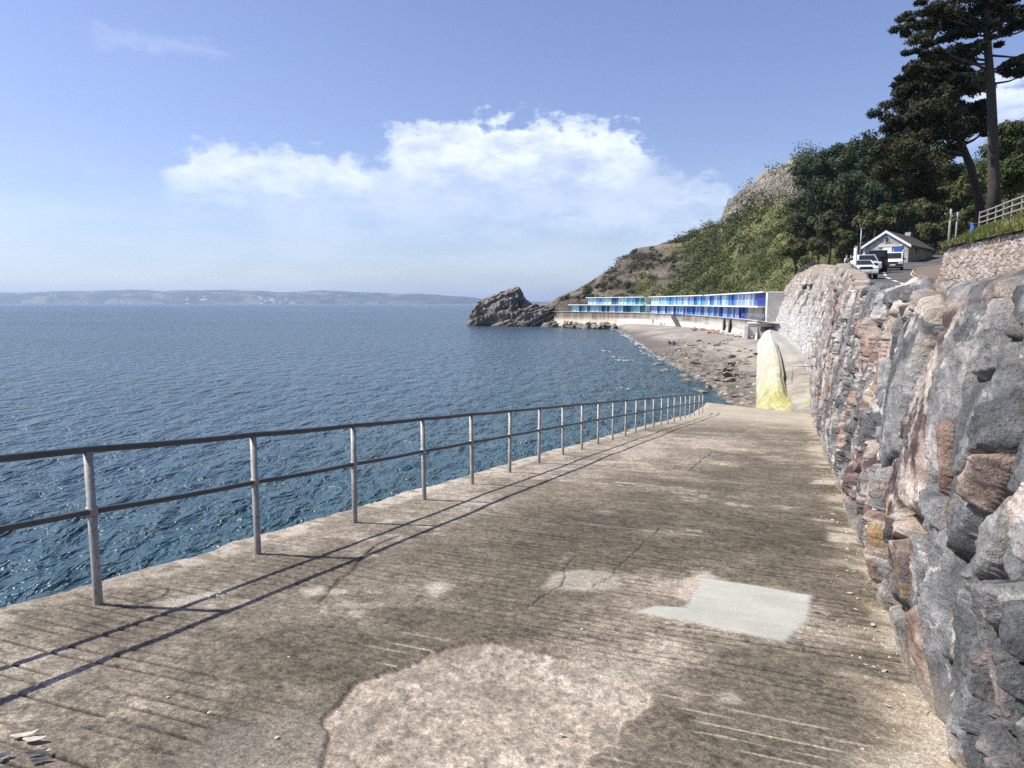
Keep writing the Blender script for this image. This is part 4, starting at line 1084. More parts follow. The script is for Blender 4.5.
# ================================================================== rubble wall and grassy bank on the right of the road
def zbank(s, u): return np.interp(u, [9.2, 9.6, 11, 16, 30, 50], [0, .05, 1.15, 1.9, 3.5, 7]) + zbtop(s)
def zbtop(s): return np.interp(s, [20, 33, 45, 52, 60], [2.5, 2.95, 3.3, 3.45, 3.5])
def build_upper_wall():
    S = np.concatenate([np.linspace(22, 51.5, 330), np.linspace(51.6, 56, 60)]); v = np.concatenate([np.linspace(-.05, 1, 90), 1 + np.linspace(.02, .3, 8)])
    s, vv = np.meshgrid(S, v, indexing='ij')
    bend = sstep(51, 56, s)
    u0 = 9.0 + np.clip(s - 51.5, 0, 9) * 1.4; sd = np.minimum(s, 51.5 + (s - 51.5) * .35)
    zb = zroad(sd) - .1; zt = zbtop(sd) + .12 * fbm(s * .8, s * 0, oct=4, seed=711)
    vf = np.clip(vv, 0, 1); u = u0 + .35 * vf + np.clip(vv - 1, 0, 1) * 2.0; z = lerp(zb, zt, vf)
    a = s + .06 * fbm(s * 2, z * 2, oct=3, seed=713); b = z + .05 * fbm(s * 2 + 9, z * 2, oct=3, seed=715)
    f1, f2, c1, cx, cy = voro(a / .42, b / .24, 717); gap = sstep(0, .2, f2 - f1)
    rA = lambda c, k: _h((c * 1e6).round(), c * 0 + k, c * 0, 3) - .5
    u = u - (.07 * rA(c1, 1) - .07 * (1 - gap) + .02 * fbm(s * 6, z * 6, oct=3, seed=719)) * (vv < 1.05)
    m = fbm(s * 3, z * 3, oct=4, seed=721)
    c = mixc([.25, .195, .155], [.40, .35, .305], sstep(-.5, .5, m + (rA(c1, 5)) * 1.2)); c = mixc(c, [.21, .17, .14], (1 - gap) * .7)
    c = np.where((rA(c1, 7) > .33)[..., None], mixc([.24, .23, .22], [.36, .345, .33], sstep(-.3, .3, m)), c)
    x, y = su(sd, u); o = link('rubble_wall', grid_mesh('rubble_wall', np.stack([x, y, z], -1), c), mat_attr('rubble_pink', 10, .25, .92, .5, .03, fine2=30))
    tag(o, 'pinkish rubble stone wall holding up the grass bank on the inland side of the road', 'wall')
    S = np.linspace(20, 75, 120); U = np.linspace(0, 1, 70) ** 1.5 * 42 + 9.25; s, u = np.meshgrid(S, U, indexing='ij')
    z = zbank(np.minimum(s, 56), u) + .12 * fbm(s * .6, u * .6, oct=4, seed=731) - sstep(52.2, 57, s) * sstep(14, 9, u) * 1.2
    u2 = u + np.clip(s - 51.5, 0, 30) * 1.4 * sstep(30, 9, u)
    x, y = su(s, u2); n1 = fbm(s * .5, u * .5, oct=4, seed=733)
    c = mixc([.10, .12, .035], [.20, .18, .075], sstep(-.3, .3, n1))
    o = link('grass_bank', grid_mesh('grass_bank', np.stack([x, y, z], -1), c), mat_attr('bank_earth', 3, .3, .95, .6, .05, fine2=14)); tag(o, kind='structure')
    # grass blades and ground cover tumbling over the wall top
    rng = np.random.default_rng(31); n = 26000
    s = rng.uniform(24, 56, n); u = 9.05 + rng.random(n) ** 1.6 * 6; z = zbank(np.minimum(s, 56), np.maximum(u, 9.25)) - sstep(52.2, 57, s) * sstep(14, 9, u) * 1.2
    u2 = u + np.clip(s - 51.5, 0, 30) * 1.4 * sstep(30, 9, u)
    cl = fbm(s * .9, u * .9, oct=3, seed=737); h = .12 + .22 * sstep(-.1, .4, cl) * rng.random(n)
    x, y = su(s, u2); B = np.stack([x, y, z], -1); th = rng.uniform(0, 6.28, n); dv = np.stack([np.cos(th), np.sin(th), 0 * th], -1)
    ln = np.stack([rng.normal(0, .3, n), rng.normal(0, .3, n), np.ones(n)], -1) * h[:, None] * 1.4
    V = np.stack([B - dv * .03, B + dv * .03, B + ln * .7 + dv * .02, B + ln - dv * .01], 1).reshape(-1, 3)
    c = mixc([.11, .15, .035], [.24, .23, .09], sstep(-.3, .4, cl + .5 * rng.normal(size=n) * .5))
    o = link('grass', mesh_np('grass', V, np.arange(4 * n).reshape(-1, 4), False, np.repeat(c, 4, 0)), M['leaf']); tag(o, kind='stuff')
build_upper_wall()
def build_fence():
    x, y = su(51.2, 11); root = empty('post_and_rail_fence', (x, y, float(zbank(51.2, 11))), 'weathered pale post and rail fence along the top of the grass bank', 'fence')
    pts = []
    for k in range(15):
        s = 51.2 - 1.7 * k; px, py = su(s, 11.0 + .05 * math.sin(k)); pts.append(Vector((px, py, float(zbank(s, 11)) - .05)) - root.location)
    for p in pts:
        bm = bmesh.new(); bm_box(bm, p + Vector((0, 0, .5)), (.09, .09, 1.05)); bm_obj('post', bm, M['palewood'], root, .010, 1)
    for h in (.35, .66, .95):
        for a, b in zip(pts[:-1], pts[1:]):
            bm = bmesh.new(); m = (a + b) / 2 + Vector((-.08, -.03, h)); d = b - a
            rot = d.to_track_quat('X', 'Z').to_matrix(); bm_box(bm, m, (d.length + .02, .03, .07), rot); bm_obj('rail', bm, M['palewood'], root)
M['palewood'] = mat_plain('pale_wood', (.27, .245, .21), .85, .2, 12, bstr=.3)
build_fence()
# small blue box by the end of the fence
def build_bluebox():
    p = at_y(973.5, 232, 44.2); r = empty('grit_bin', (p[0], p[1], p[2] - .1), 'small blue box at the foot of the leaning pine, by the fence end', 'bin')
    bl = mat_plain('blue_plastic', (.05, .16, .42), .5, .08, 4)
    box_obj('body', Vector((0, 0, .27)), (.26, .3, .5), bl, r, .03); box_obj('lid', Vector((0, 0, .58)), (.30, .34, .08), bl, r, .03)
build_bluebox()
# ================================================================== cottage
def build_cottage():
    p = on_road(885, 262.5); ax = math.radians(44)                  # heading of the ridge, from +Y to the right
    root = empty('cottage', tuple(p), 'low stone cottage with white bargeboards and a long dark slate roof beside the road', 'cottage', None, -ax)
    W, H, A_, L = 5.4, 2.2, 4.0, 12.0                               # local: +y along the ridge, x across
    n = N('cottage_stone'); f1 = n.n('ShaderNodeTexVoronoi'); f1.inputs['Scale'].default_value = 1; n.l(n.mapping((2.2, 2.2, 4.5)), f1.inputs['Vector'])
    f = n.noise(3, 4, .6); c = n.mix(n.g(f, .3, .7), (.33, .32, .29), (.50, .48, .44)); bw = n.n('ShaderNodeRGBToBW'); n.l(f1.outputs['Color'], bw.inputs[0]); c = n.scalec(c, n.g(bw.outputs[0], .2, .8, .7, 1.2))
    st = n.done(c, .9, n.bump(f1.outputs['Distance'], .5, .03))
    n = N('slate'); br = n.n('ShaderNodeTexBrick'); n.l(n.mapping((1, 1, 1), (0, 0, 0)), br.inputs['Vector']); br.inputs['Scale'].default_value = 2.2
    f = n.noise(2, 4, .6); c = n.mix(n.g(f, .3, .7), (.055, .050, .048), (.105, .095, .09)); sl = n.done(c, .75, n.bump(f, .3, .02))
    bm = bmesh.new(); bm_prism(bm, [(-W / 2, -.4), (W / 2, -.4), (W / 2, H), (0, A_ - .12), (-W / 2, H)], 0, L, 'y'); bm_obj('wall', bm, st, root)
    sl_ang = math.atan2(A_ - H, W / 2)
    for sg in (-1, 1):
        bm = bmesh.new(); th = .12; o_ = .35
        ex = W / 2 + o_; ez = H - o_ * math.tan(sl_ang)
        bm_prism(bm, [(sg * ex, ez), (0, A_), (0, A_ + th), (sg * ex, ez + th)], -.25, L + .2, 'y'); bm_obj('roof', bm, sl, root)
        bm = bmesh.new(); bm_prism(bm, [(sg * (ex + .02), ez - .17), (0, A_ - .19), (0, A_ + .16), (sg * (ex + .02), ez + .16)], -.33, -.26, 'y'); bm_obj('bargeboard', bm, M['white'], root)
    bx = lambda nme, c, d, m, par=root: box_obj(nme, Vector(c), d, m, par)
    o = bx('window', (.1, -.03, 2.95), (.55, .1, .75), M['white']); bx('pane', (.1, -.07, 2.95), (.42, .06, .62), M['glass'], o)
    bx('lintel', (.55, -.05, 2.12), (2.9, .16, .2), M['concrete_pale'])
    d = bx('door', (.2, -.04, .95), (1.1, .1, 2.0), M['white']); bx('handle', (.58, -.12, .95), (.05, .06, .16), M['darkmetal'], d)
    d = bx('door', (1.55, -.04, .75), (1.2, .1, 1.6), M['white'])
    bx('notice_board', (1.5, -.10, 1.62), (1.0, .06, .6), HM['royal'])
    bx('quoin', (-W / 2 + .02, -.02, 1.0), (.3, .12, 2.8), M['concrete_pale'])
    for k in range(2):
        o = bx('window', (W / 2 + .03, 3.0 + k * 4, 1.5), (.1, 1.0, .95), M['white']); bx('pane', (W / 2 + .08, 3.0 + k * 4, 1.5), (.05, .82, .78), M['glass'], o)
    bx('gutter', (W / 2 + .42, L / 2, H - .26), (.1, L + .4, .1), M['darkmetal'])
    bx('chimney', (-.3, L - 1.2, A_ + .25), (.7, .6, .9), st)
build_cottage()
# ================================================================== vehicles
def vehicle(name, label, cat, p, fwd, paint, L, W, H, kind, group=None):
    """local +x is forward"""
    ang = math.atan2(fwd[1], fwd[0]); root = empty(name, tuple(p), label, cat, group, ang)
    belt = {'van': .98, 'boxy': 1.12, 'suv': 1.02, 'car': .88}[kind]
    lo = .26 if kind in ('van', 'car') else .36
    hl = L / 2
    if kind == 'van': low = [(-hl, lo), (hl - .06, lo), (hl, lo + .2), (hl, .72), (hl - .12, .86), (hl - .95, 1.04), (-hl, 1.04)]; cab = [(-hl + .02, 1.03), (hl - .9, 1.02), (hl - 1.65, H - .08), (hl - 2.0, H), (-hl + .15, H)]
    elif kind == 'boxy': low = [(-hl, lo), (hl, lo), (hl, 1.05), (hl - .1, 1.14), (-hl, 1.16)]; cab = [(-hl + .02, 1.15), (hl - 1.25, 1.13), (hl - 1.6, H - .04), (hl - 1.7, H), (-hl + .06, H)]
    elif kind == 'suv': low = [(-hl, lo), (hl - .05, lo), (hl, .55), (hl - .03, .86), (hl - .2, .98), (hl - 1.15, 1.06), (-hl + .1, 1.06), (-hl, .9)]; cab = [(-hl + .1, 1.05), (hl - 1.1, 1.04), (hl - 1.85, H - .05), (hl - 2.1, H), (-hl + .55, H)]
    else: low = [(-hl, lo), (hl - .05, lo), (hl, .45), (hl - .04, .68), (hl - .25, .80), (hl - 1.25, .92), (-hl + .1, .94), (-hl, .8)]; cab = [(-hl + .45, .93), (hl - 1.2, .91), (hl - 1.95, H - .04), (hl - 2.25, H), (-hl + 1.0, H - .02)]
    bm = bmesh.new(); bm_prism(bm, low, -W / 2, W / 2); bm_obj('body', bm, paint, root, .06, 2, smooth=True)
    tp = .06 if kind in ('van', 'boxy') else .14
    bm = bmesh.new(); n0 = len(cab)
    va = [bm.verts.new((x, -W / 2 + .04 + tp * (z - belt) / (H - belt), z)) for x, z in cab]; vb = [bm.verts.new((x, W / 2 - .04 - tp * (z - belt) / (H - belt), z)) for x, z in cab]
    for i in range(n0): bm.faces.new((va[i], va[(i + 1) % n0], vb[(i + 1) % n0], vb[i]))
    bm.faces.new(va[::-1]); bm.faces.new(vb)
    bm_obj('cabin', bm, paint, root, .04, 2, smooth=True)
    # windscreen follows the cab's front slope
    (x1, z1), (x2, z2) = cab[1], cab[2]; dx, dz = x2 - x1, z2 - z1; l_ = math.hypot(dx, dz); nx, nz = dz / l_, -dx / l_
    ws = .5 * W - .16
    def quad(nme, pts, mat, push):
        bm = bmesh.new(); a = [bm.verts.new(q) for q in pts]; b = [bm.verts.new((q[0] + push[0], q[1] + push[1], q[2] + push[2])) for q in pts]
        for i in range(4): bm.faces.new((a[i], a[(i + 1) % 4], b[(i + 1) % 4], b[i]))
        bm.faces.new(a[::-1]); bm.faces.new(b); return bm_obj(nme, bm, mat, root)
    f0, f1 = .12, .92
    quad('windscreen', [(x1 + dx * f0, -ws, z1 + dz * f0), (x1 + dx * f0, ws, z1 + dz * f0), (x1 + dx * f1, ws - tp, z1 + dz * f1), (x1 + dx * f1, -ws + tp, z1 + dz * f1)], M['glass'], (nx * .03, 0, nz * .03))
    zb_, zt_ = belt + .1, H - .14
    for sg in (-1, 1):
        y0, y1 = sg * (W / 2 - .045 - tp * .1), sg * (W / 2 - .05 - tp * .85)
        spans = [(x1 - .55, x1 - 1.5 if kind == 'van' else x1 - 1.35)]
        if kind != 'van': spans.append((x1 - 1.45, cab[0][0] + .4))
        for a, b in spans:
            sh = (.35 if a == spans[0][0] else 0)
            quad('side_window', [(a + .12, y0, zb_), (b, y0, zb_), (b + .06, y1, zt_), (a - sh, y1, zt_)], M['glass'], (0, sg * .03, 0))
        box_obj('headlight', Vector((hl - .06, sg * (W / 2 - .25), .74 if kind != 'car' else .62)), (.14, .32, .16), M['lamp'], root, .03)
        box_obj('tail_light', Vector((-hl + .01, sg * (W / 2 - .14), .85)), (.08, .14, .3), M['red'], root)
        box_obj('mirror', Vector((x1 - .45, sg * (W / 2 + .1), belt + .12)), (.12, .2, .16), M['black'] if kind != 'boxy' else paint, root, .02)
        for xx in (-hl + .75, hl - .8):
            r = .31 if kind in ('van', 'car') else .38
            bm = bmesh.new(); bm_tube(bm, [(xx, sg * (W / 2 - .2), r), (xx, sg * (W / 2 + .015), r)], r, 20); w = bm_obj('wheel', bm, M['black'], root)
            bm = bmesh.new(); bm_tube(bm, [(xx, sg * (W / 2), r), (xx, sg * (W / 2 + .03), r)], r * .62, 16); bm_obj('rim', bm, M['steel'], w)
            bm = bmesh.new(); bm_tube(bm, [(xx, sg * (W / 2 - .03), r + .03), (xx, sg * (W / 2 + .006), r + .03)], r + .08, 20); bm_obj('wheel_arch', bm, M['black'], root)
    box_obj('bumper', Vector((hl + .0, 0, lo + .17)), (.16, W - .06, .24), M['black'] if kind in ('van', 'boxy') else paint, root, .04)
    box_obj('bumper', Vector((-hl, 0, lo + .17)), (.14, W - .06, .22), M['black'], root, .04)
    box_obj('grille', Vector((hl + .005, 0, lo + .42)), (.06, W * .5, .18), M['black'], root)
    box_obj('number_plate', Vector((hl + .09, 0, lo + .18)), (.03, .5, .11), M['white'], root)
    box_obj('rear_window', Vector((cab[0][0] + (.06 if kind in ('van', 'boxy') else .2), 0, (belt + H) / 2 + .02)), (.22, W - .5, (H - belt) * .55), M['glass'], root)
    if kind == 'boxy':
        bm = bmesh.new(); bm_tube(bm, [(-hl - .22, .1, 1.0), (-hl - .02, .1, 1.0)], .37, 20); w = bm_obj('spare_wheel', bm, M['black'], root)
        bm = bmesh.new(); bm_tube(bm, [(-hl - .25, .1, 1.0), (-hl - .2, .1, 1.0)], .17, 16); bm_obj('rim', bm, M['steel'], w)
    return root
M['lamp'] = mat_plain('headlamp_glass', (.6, .62, .63), .15, .05, 2); M['red'] = mat_plain('red_lens', (.35, .02, .02), .2, .05, 2)
def paint(nm, c, r=.3): return mat_plain('paint_' + nm, c, r, .03, 1, bstr=0)
PW, PB, PSI, PD, PG = paint('white', (.78, .79, .80)), paint('black', (.012, .013, .015)), paint('silver', (.52, .54, .55), .35), paint('dark_blue', (.02, .03, .06)), paint('grey', (.16, .165, .17))
def rp(px, py): return on_road(px, py)
vehicle('van', 'white panel van parked facing out beside the cottage door', 'van', rp(893, 270.2), (-.50, -.87), PW, 4.1, 1.75, 1.85, 'van')
vehicle('off_roader', 'black boxy off-roader with a spare wheel on its back, parked next to the white van', 'car', rp(874.5, 272.3), (.36, .93), PB, 3.9, 1.75, 1.95, 'boxy')
vehicle('parked_car', 'silver sport utility car with large windscreen facing the camera behind the white car', 'car', rp(864.5, 274), (-.25, -.97), PSI, 4.4, 1.8, 1.72, 'suv')
vehicle('parked_car', 'low white car nearest to the white sign post, at the head of the parked cars', 'car', rp(861, 278.6), (-.30, -.95), PW, 3.9, 1.65, 1.36, 'car')
for (px, py, pm, lab) in ((911, 257.5, PD, 'dark blue car parked in the shade along the cottage side, nearest the van'), (921, 255.2, PG, 'grey car parked in the shade halfway along the cottage side'), (932.5, 252.3, PSI, 'pale car parked at the far corner of the cottage near the bend')):
    vehicle('parked_car', lab, 'car', rp(px, py), (-.70, -.71), pm, 4.1, 1.7, 1.48, 'car')
# ================================================================== posts, poles and small fittings
def pole(name, label, cat, px, top, bot, y, r, mat, fit=None):
    b, t = at_y(px, bot, y), at_y(px, top, y); root = empty(name, tuple(b), label, cat); h = t[2] - b[2]
    bm = bmesh.new(); bm_tube(bm, [(0, 0, -.8), (0, 0, h * .5), (0, 0, h)], [r, r * .9, r * .75], 10); bm_obj('pole', bm, mat, root)
    if fit: fit(root, h)
    return root
def sign_fit(root, h):
    root.rotation_euler = (0, 0, -.30); box_obj('board', Vector((.0, .12, h - .72)), (.07, .7, 1.4), M['white'], root, .015)
    box_obj('cap', Vector((0, .0, h + .03)), (.16, .16, .06), M['steel'], root)
pole('sign_post', 'tall white sign board on a post, seen almost edge on beside the parked cars', 'sign', 854, 247, 287, 37.2, .045, M['steel'], sign_fit)
def tele_fit(root, h):
    box_obj('crossarm', Vector((0, 0, h - .35)), (.9, .09, .1), M['timber'], root); box_obj('step_bolt', Vector((.1, 0, h * .6)), (.2, .03, .03), M['darkmetal'], root)
pole('utility_pole', 'slim wooden pole with a short crossarm on the bank left of the leaning pine', 'pole', 948.5, 209, 246, 56, .10, M['timber'], tele_fit)
pole('utility_pole', 'fainter second wooden pole among the bushes just right of the first', 'pole', 955.5, 212, 243, 64, .09, M['timber'], tele_fit)
def lamp_fit(root, h):
    box_obj('lantern', Vector((.18, 0, h)), (.5, .16, .1), M['steel'], root, .02); box_obj('door', Vector((0, -.09, .9)), (.1, .03, .4), M['darkmetal'], root)
pole('street_lamp', 'thin pale lamp column standing just left of the cottage gable', 'street lamp', 859.5, 228, 264, 84, .07, M['steel'], lamp_fit)
# railing on the falling wall top near the huts
def wall_top(s, dz=0):
    u = np.interp(s, FW_T[:, 0], FW_T[:, 1]); x, y = su(s, u + .5); return (x, y, float(np.interp(s, FW_T[:, 0], FW_T[:, 2])) + dz)
small_rail([wall_top(s, -.1) for s in (100, 106, 112, 119, 126, 133)], 1.15, 'dark railing stepping down the top of the pale wall towards the huts', 1.6, mat=M['darkmetal'], r=.045, bars=(1, .55))
# black fitting on the pale wall with a streak under it
from mathutils.bvhtree import BVHTree
def hit(ob, px, py):
    me = ob.data; V = np.empty(len(me.vertices) * 3); me.vertices.foreach_get('co', V); V = V.reshape(-1, 3)
    Fq = np.empty(len(me.polygons) * 4, int); me.polygons.foreach_get('vertices', Fq)
    t = BVHTree.FromPolygons(V.tolist(), Fq.reshape(-1, 4).tolist()); r = Vector(ray(px, py)).normalized()
    return t.ray_cast(Vector((0, 0, 0)), r)
def build_spout():
    far = [o for o in COL.objects if o.name.startswith('stone_wall')][1]
    loc, nr, _, _ = hit(far, 811.5, 287); nr = Vector((nr.x, nr.y, 0)).normalized()
    if nr.dot(loc) > 0: nr = -nr
    root = empty('wall_lamp', tuple(loc), 'small black lamp on a bracket high on the pale wall above a dark streak', 'lamp', None, math.atan2(nr.y, nr.x))
    box_obj('back_plate', Vector((.0, 0, 0)), (.3, .4, .7), M['darkmetal'], root, .02)
    bm = bmesh.new(); bm_tube(bm, [(.1, 0, .1), (.5, 0, .3), (.75, 0, .25)], .06, 8); bm_obj('bracket', bm, M['darkmetal'], root)
    bm = bmesh.new(); bm_tube(bm, [(.75, 0, .3), (.75, 0, .15), (.75, 0, -.25)], [.1, .3, .22], 12); bm_obj('lamp_head', bm, M['darkmetal'], root)
build_spout()
# ================================================================== trees
def foliage(name, clumps, per, size, base, rng, parent, loc, var=.25, up=.3, aspect=.55, shell=.5, tips=None, outward=.9):
    C = np.array([c[:3] for c in clumps], float); R = np.array([c[3:6] for c in clumps], float)
    pts, idx = clump_points(C, R, per, rng, shell)
    V, Fq = leaf_quads(pts, size, rng, up, aspect, out=(pts - C[idx]) / R[idx], ow=outward)
    b = np.asarray(base)[rng.integers(0, len(base), len(C))] * rng.uniform(.75, 1.25, (len(C), 1))
    c = np.repeat(b[idx] * rng.uniform(1 - var, 1 + var, len(idx))[:, None], 4, 0)
    return link(name, mesh_np(name, V - np.asarray(loc), Fq, False, c), M['leaf'], parent)
def trunk_obj(path, radii, limbs, parent, loc):
    bm = bmesh.new(); bm_tube(bm, path, radii, 12)
    for a, b, r in limbs:
        a, b = Vector(a), Vector(b); m = a.lerp(b, .5) + Vector((0, 0, -.06 * (b - a).length))
        bm_tube(bm, [a, m, b], [r, r * .65, r * .25], 7)
    o = bm_obj('trunk', bm, M['bark'], parent); o.location = -Vector(loc); return o
def hill_ground(px, y):
    d0 = np.interp(px, BASE_PX, BASE_D); run = np.interp(px, RUN_PX, RUN); t = (y - d0) / run
    if t < 0: return float(np.interp(px, BASE_PX, BASE_Z))
    return float(hill_z(np.array([float(px)]), np.array([t]), False)[1][0])
PINE = [(.036, .046, .022), (.048, .055, .026), (.068, .068, .032), (.030, .040, .020)]
DARK = [(.030, .048, .020), (.044, .062, .024), (.064, .078, .030)]
OLIVE = [(.10, .105, .035), (.075, .09, .028), (.13, .115, .045), (.06, .08, .025)]
GREEN = [(.050, .075, .022), (.072, .095, .028), (.038, .058, .018), (.09, .10, .035)]
def plate(px, py, rx, ry, y):
    k = y / 700.0; p = at_y(px, py, y); return (p[0], p[1], p[2], rx * k, rx * k * .9, ry * k)
def tall_pine():
    rng = np.random.default_rng(41); Y = 43.0
    b = at_y(993.5, 215, Y); b[2] -= .5; root = empty('pine_tree', tuple(b), 'tall straight pine with a bare trunk and layered dark crown at the right edge', 'pine tree')
    path = [b] + [at_y(x, y, Y) for x, y in ((994, 190), (993, 140), (991, 90), (988, 50), (986, 10), (984, -40), (984, -110))]
    radii = [.42, .33, .28, .25, .21, .17, .12, .05]
    spec = [(938, 22, 22, 8), (922, 40, 20, 8), (915, 26, 14, 6), (955, 12, 24, 9), (948, 38, 22, 8), (968, 30, 20, 9), (978, 8, 22, 9), (1000, 6, 26, 10), (1022, 14, 20, 8), (1010, 26, 16, 7), (1016, 60, 11, 5), (1006, 68, 9, 4), (1028, 72, 12, 5),
            (962, 52, 18, 7), (940, 58, 16, 6), (975, 46, 14, 7), (930, 8, 18, 7), (960, -14, 26, 10), (995, -18, 28, 10), (1025, -12, 24, 9), (985, -45, 30, 12), (950, -38, 22, 9), (1015, -45, 24, 10), (985, -75, 26, 12), (980, -100, 18, 12), (1045, 20, 16, 7), (1050, -20, 20, 8), (1040, 48, 12, 5), (918, 52, 11, 4)]
    cl, limbs = [], []
    for px, py, rx, ry in spec:
        yy = Y + rng.uniform(-2.6, 2.6); c = plate(px, py, rx, ry, yy)
        for q in range(11):
            z_ = rng.uniform(.26, .46); cl.append((c[0] + rng.normal() * c[3] * .50, c[1] + rng.normal() * c[4] * .55, c[2] + rng.normal() * c[5] * .42, c[3] * z_, c[4] * z_, c[5] * z_ * 1.15))
        tz = c[2] - .4 - .18 * abs(c[0] - b[0]); f = np.clip((tz - path[0][2]) / (path[-1][2] - path[0][2]), .45, .97)
        pz = [p[2] for p in path]; a = Vector((np.interp(tz, pz, [p[0] for p in path]), Y, max(tz, at_y(990, 95, Y)[2])))
        limbs.append((a, (c[0], c[1], c[2] - .1), .075))
    trunk_obj(path, radii, limbs, root, b)
    foliage('crown', cl, 200, .22, PINE, rng, root, b, aspect=.38, shell=.35, outward=.45)
def leaning_pine():
    rng = np.random.default_rng(43); Y = 50.0
    b = at_y(983.5, 224, Y); b[2] -= .6; root = empty('pine_tree', tuple(b), 'leaning pine with a slanting trunk and broad dark crown left of the tall pine', 'pine tree')
    path = [b] + [at_y(x, y, Y) for x, y in ((978, 195), (970, 165), (962, 145), (954, 125), (945, 100), (938, 75), (932, 55))]
    radii = [.33, .28, .25, .22, .19, .15, .11, .04]
    spec = []
    for px, py, rx, ry in ((935, 66, 22, 9), (912, 72, 14, 6), (955, 72, 20, 8), (975, 74, 12, 6), (925, 84, 24, 9), (950, 90, 26, 10), (972, 88, 16, 8), (908, 92, 16, 7), (918, 104, 24, 10), (944, 108, 28, 11), (968, 112, 18, 8), (980, 106, 10, 5), (908, 114, 18, 9), (925, 122, 26, 11), (952, 126, 24, 9), (974, 130, 14, 5),
                           (902, 126, 12, 7), (906, 134, 24, 11), (932, 140, 26, 11), (896, 142, 12, 7), (900, 152, 22, 11), (924, 156, 26, 12), (946, 152, 16, 8), (894, 168, 20, 11), (916, 174, 24, 12), (938, 170, 16, 9), (902, 188, 18, 10), (922, 192, 18, 9), (958, 60, 14, 6), (982, 122, 9, 4)):
        spec.append((px, py, rx, ry))
    cl, limbs = [], []
    for px, py, rx, ry in spec:
        yy = Y + rng.uniform(-3.4, 3.4); c = plate(px, py, rx, ry, yy)
        for q in range(11):
            z_ = rng.uniform(.32, .56); cl.append((c[0] + rng.normal() * c[3] * .50, c[1] + rng.normal() * c[4] * .55, c[2] + rng.normal() * c[5] * .48, c[3] * z_, c[4] * z_, c[5] * z_ * 1.3))
        pz = [p[2] for p in path]; tz = float(np.clip(c[2] - .3 - .15 * abs(c[0] - path[4][0]), pz[2], pz[-1]))
        if py < 150: limbs.append(((np.interp(tz, pz, [p[0] for p in path]), Y, tz), (c[0], c[1], c[2]), .09))
    limbs.append((path[3], tuple(at_y(985, 132, Y)), .13))
    trunk_obj(path, radii, limbs, root, b)
    foliage('crown', cl, 290, .24, PINE, rng, root, b, aspect=.4, shell=.35, outward=.5)
tall_pine(); leaning_pine()
def crown_tree(px, py, rpx, Y, pal, name, label, cat, seed, vr=1.0, size=.5, n=26, per=150, group=None, base=None):
    rng = np.random.default_rng(seed); k = Y / 700.0; c = at_y(px, py, Y); R = rpx * k
    gz = base if base is not None else min(hill_ground(px, Y), c[2] - R * .5 * vr)
    root = empty(name, (c[0], c[1], gz), label, cat, group)
    cl = []
    for q in range(n):
        d = rng.normal(size=3); d /= np.linalg.norm(d); d[2] = d[2] * .85 + .1; rr = rng.uniform(.35, .85)
        s = rng.uniform(.26, .46) * R
        cl.append((c[0] + d[0] * R * rr, c[1] + d[1] * R * rr, c[2] + d[2] * R * rr * vr, s, s, s * .8))
    loc = (c[0], c[1], gz)
    path = [Vector((c[0], c[1], gz - .6)), Vector((c[0] + .1 * R, c[1], (gz + c[2]) / 2)), Vector((c[0], c[1], c[2] + R * .4))]
    limbs = [(path[1].lerp(path[2], rng.uniform(.1, .7)), q[:3], .05 * R) for q in cl[:9]]
    trunk_obj(path, [max(.09, R * .075), R * .055, R * .02], limbs, root, loc)
    foliage('crown', cl, per, size, pal, rng, root, loc, up=.25, aspect=.7, shell=.45, outward=1.0)
    return root
dk = 'trees on the hillside above the cottage'
for i, (px, py, r, Y, vr, lab) in enumerate((
    (807, 170, 13, 160, .95, 'small dark evergreen highest on the ridge, next to the bare crag'),
    (812, 172, 19, 150, 1.0, 'rounded dark evergreen on the skyline right of the crag'),
    (836, 164, 22, 140, 1.0, 'tall dark evergreen standing out on the skyline between two lower crowns'),
    (862, 160, 24, 134, 1.0, 'broad blackish evergreen on the skyline left of the leaning pine'),
    (884, 162, 22, 128, 1.1, 'dark evergreen half behind the leaning pine crown'),
    (808, 204, 17, 150, .9, 'dark evergreen on the slope below the bare crag'),
    (824, 198, 24, 140, 1.0, 'dark spreading evergreen midway up the slope, left of the cottage'),
    (850, 194, 25, 130, 1.05, 'deep shaded evergreen directly above the lamp column'),
    (876, 194, 24, 124, 1.0, 'deep shaded evergreen directly above the cottage gable'),
    (900, 190, 20, 118, .9, 'dark evergreen above the cottage roof'),
    (806, 228, 17, 142, .8, 'low dark evergreen near the foot of the slope left of the people'),
    (830, 226, 18, 132, .85, 'low dark evergreen behind the people on the road'))):
    crown_tree(px, py, r, Y, DARK, 'evergreen_tree', lab, 'tree', 50 + i, vr, .50, 30, 190, dk)
ol = 'bushes on the bank behind the cottage'
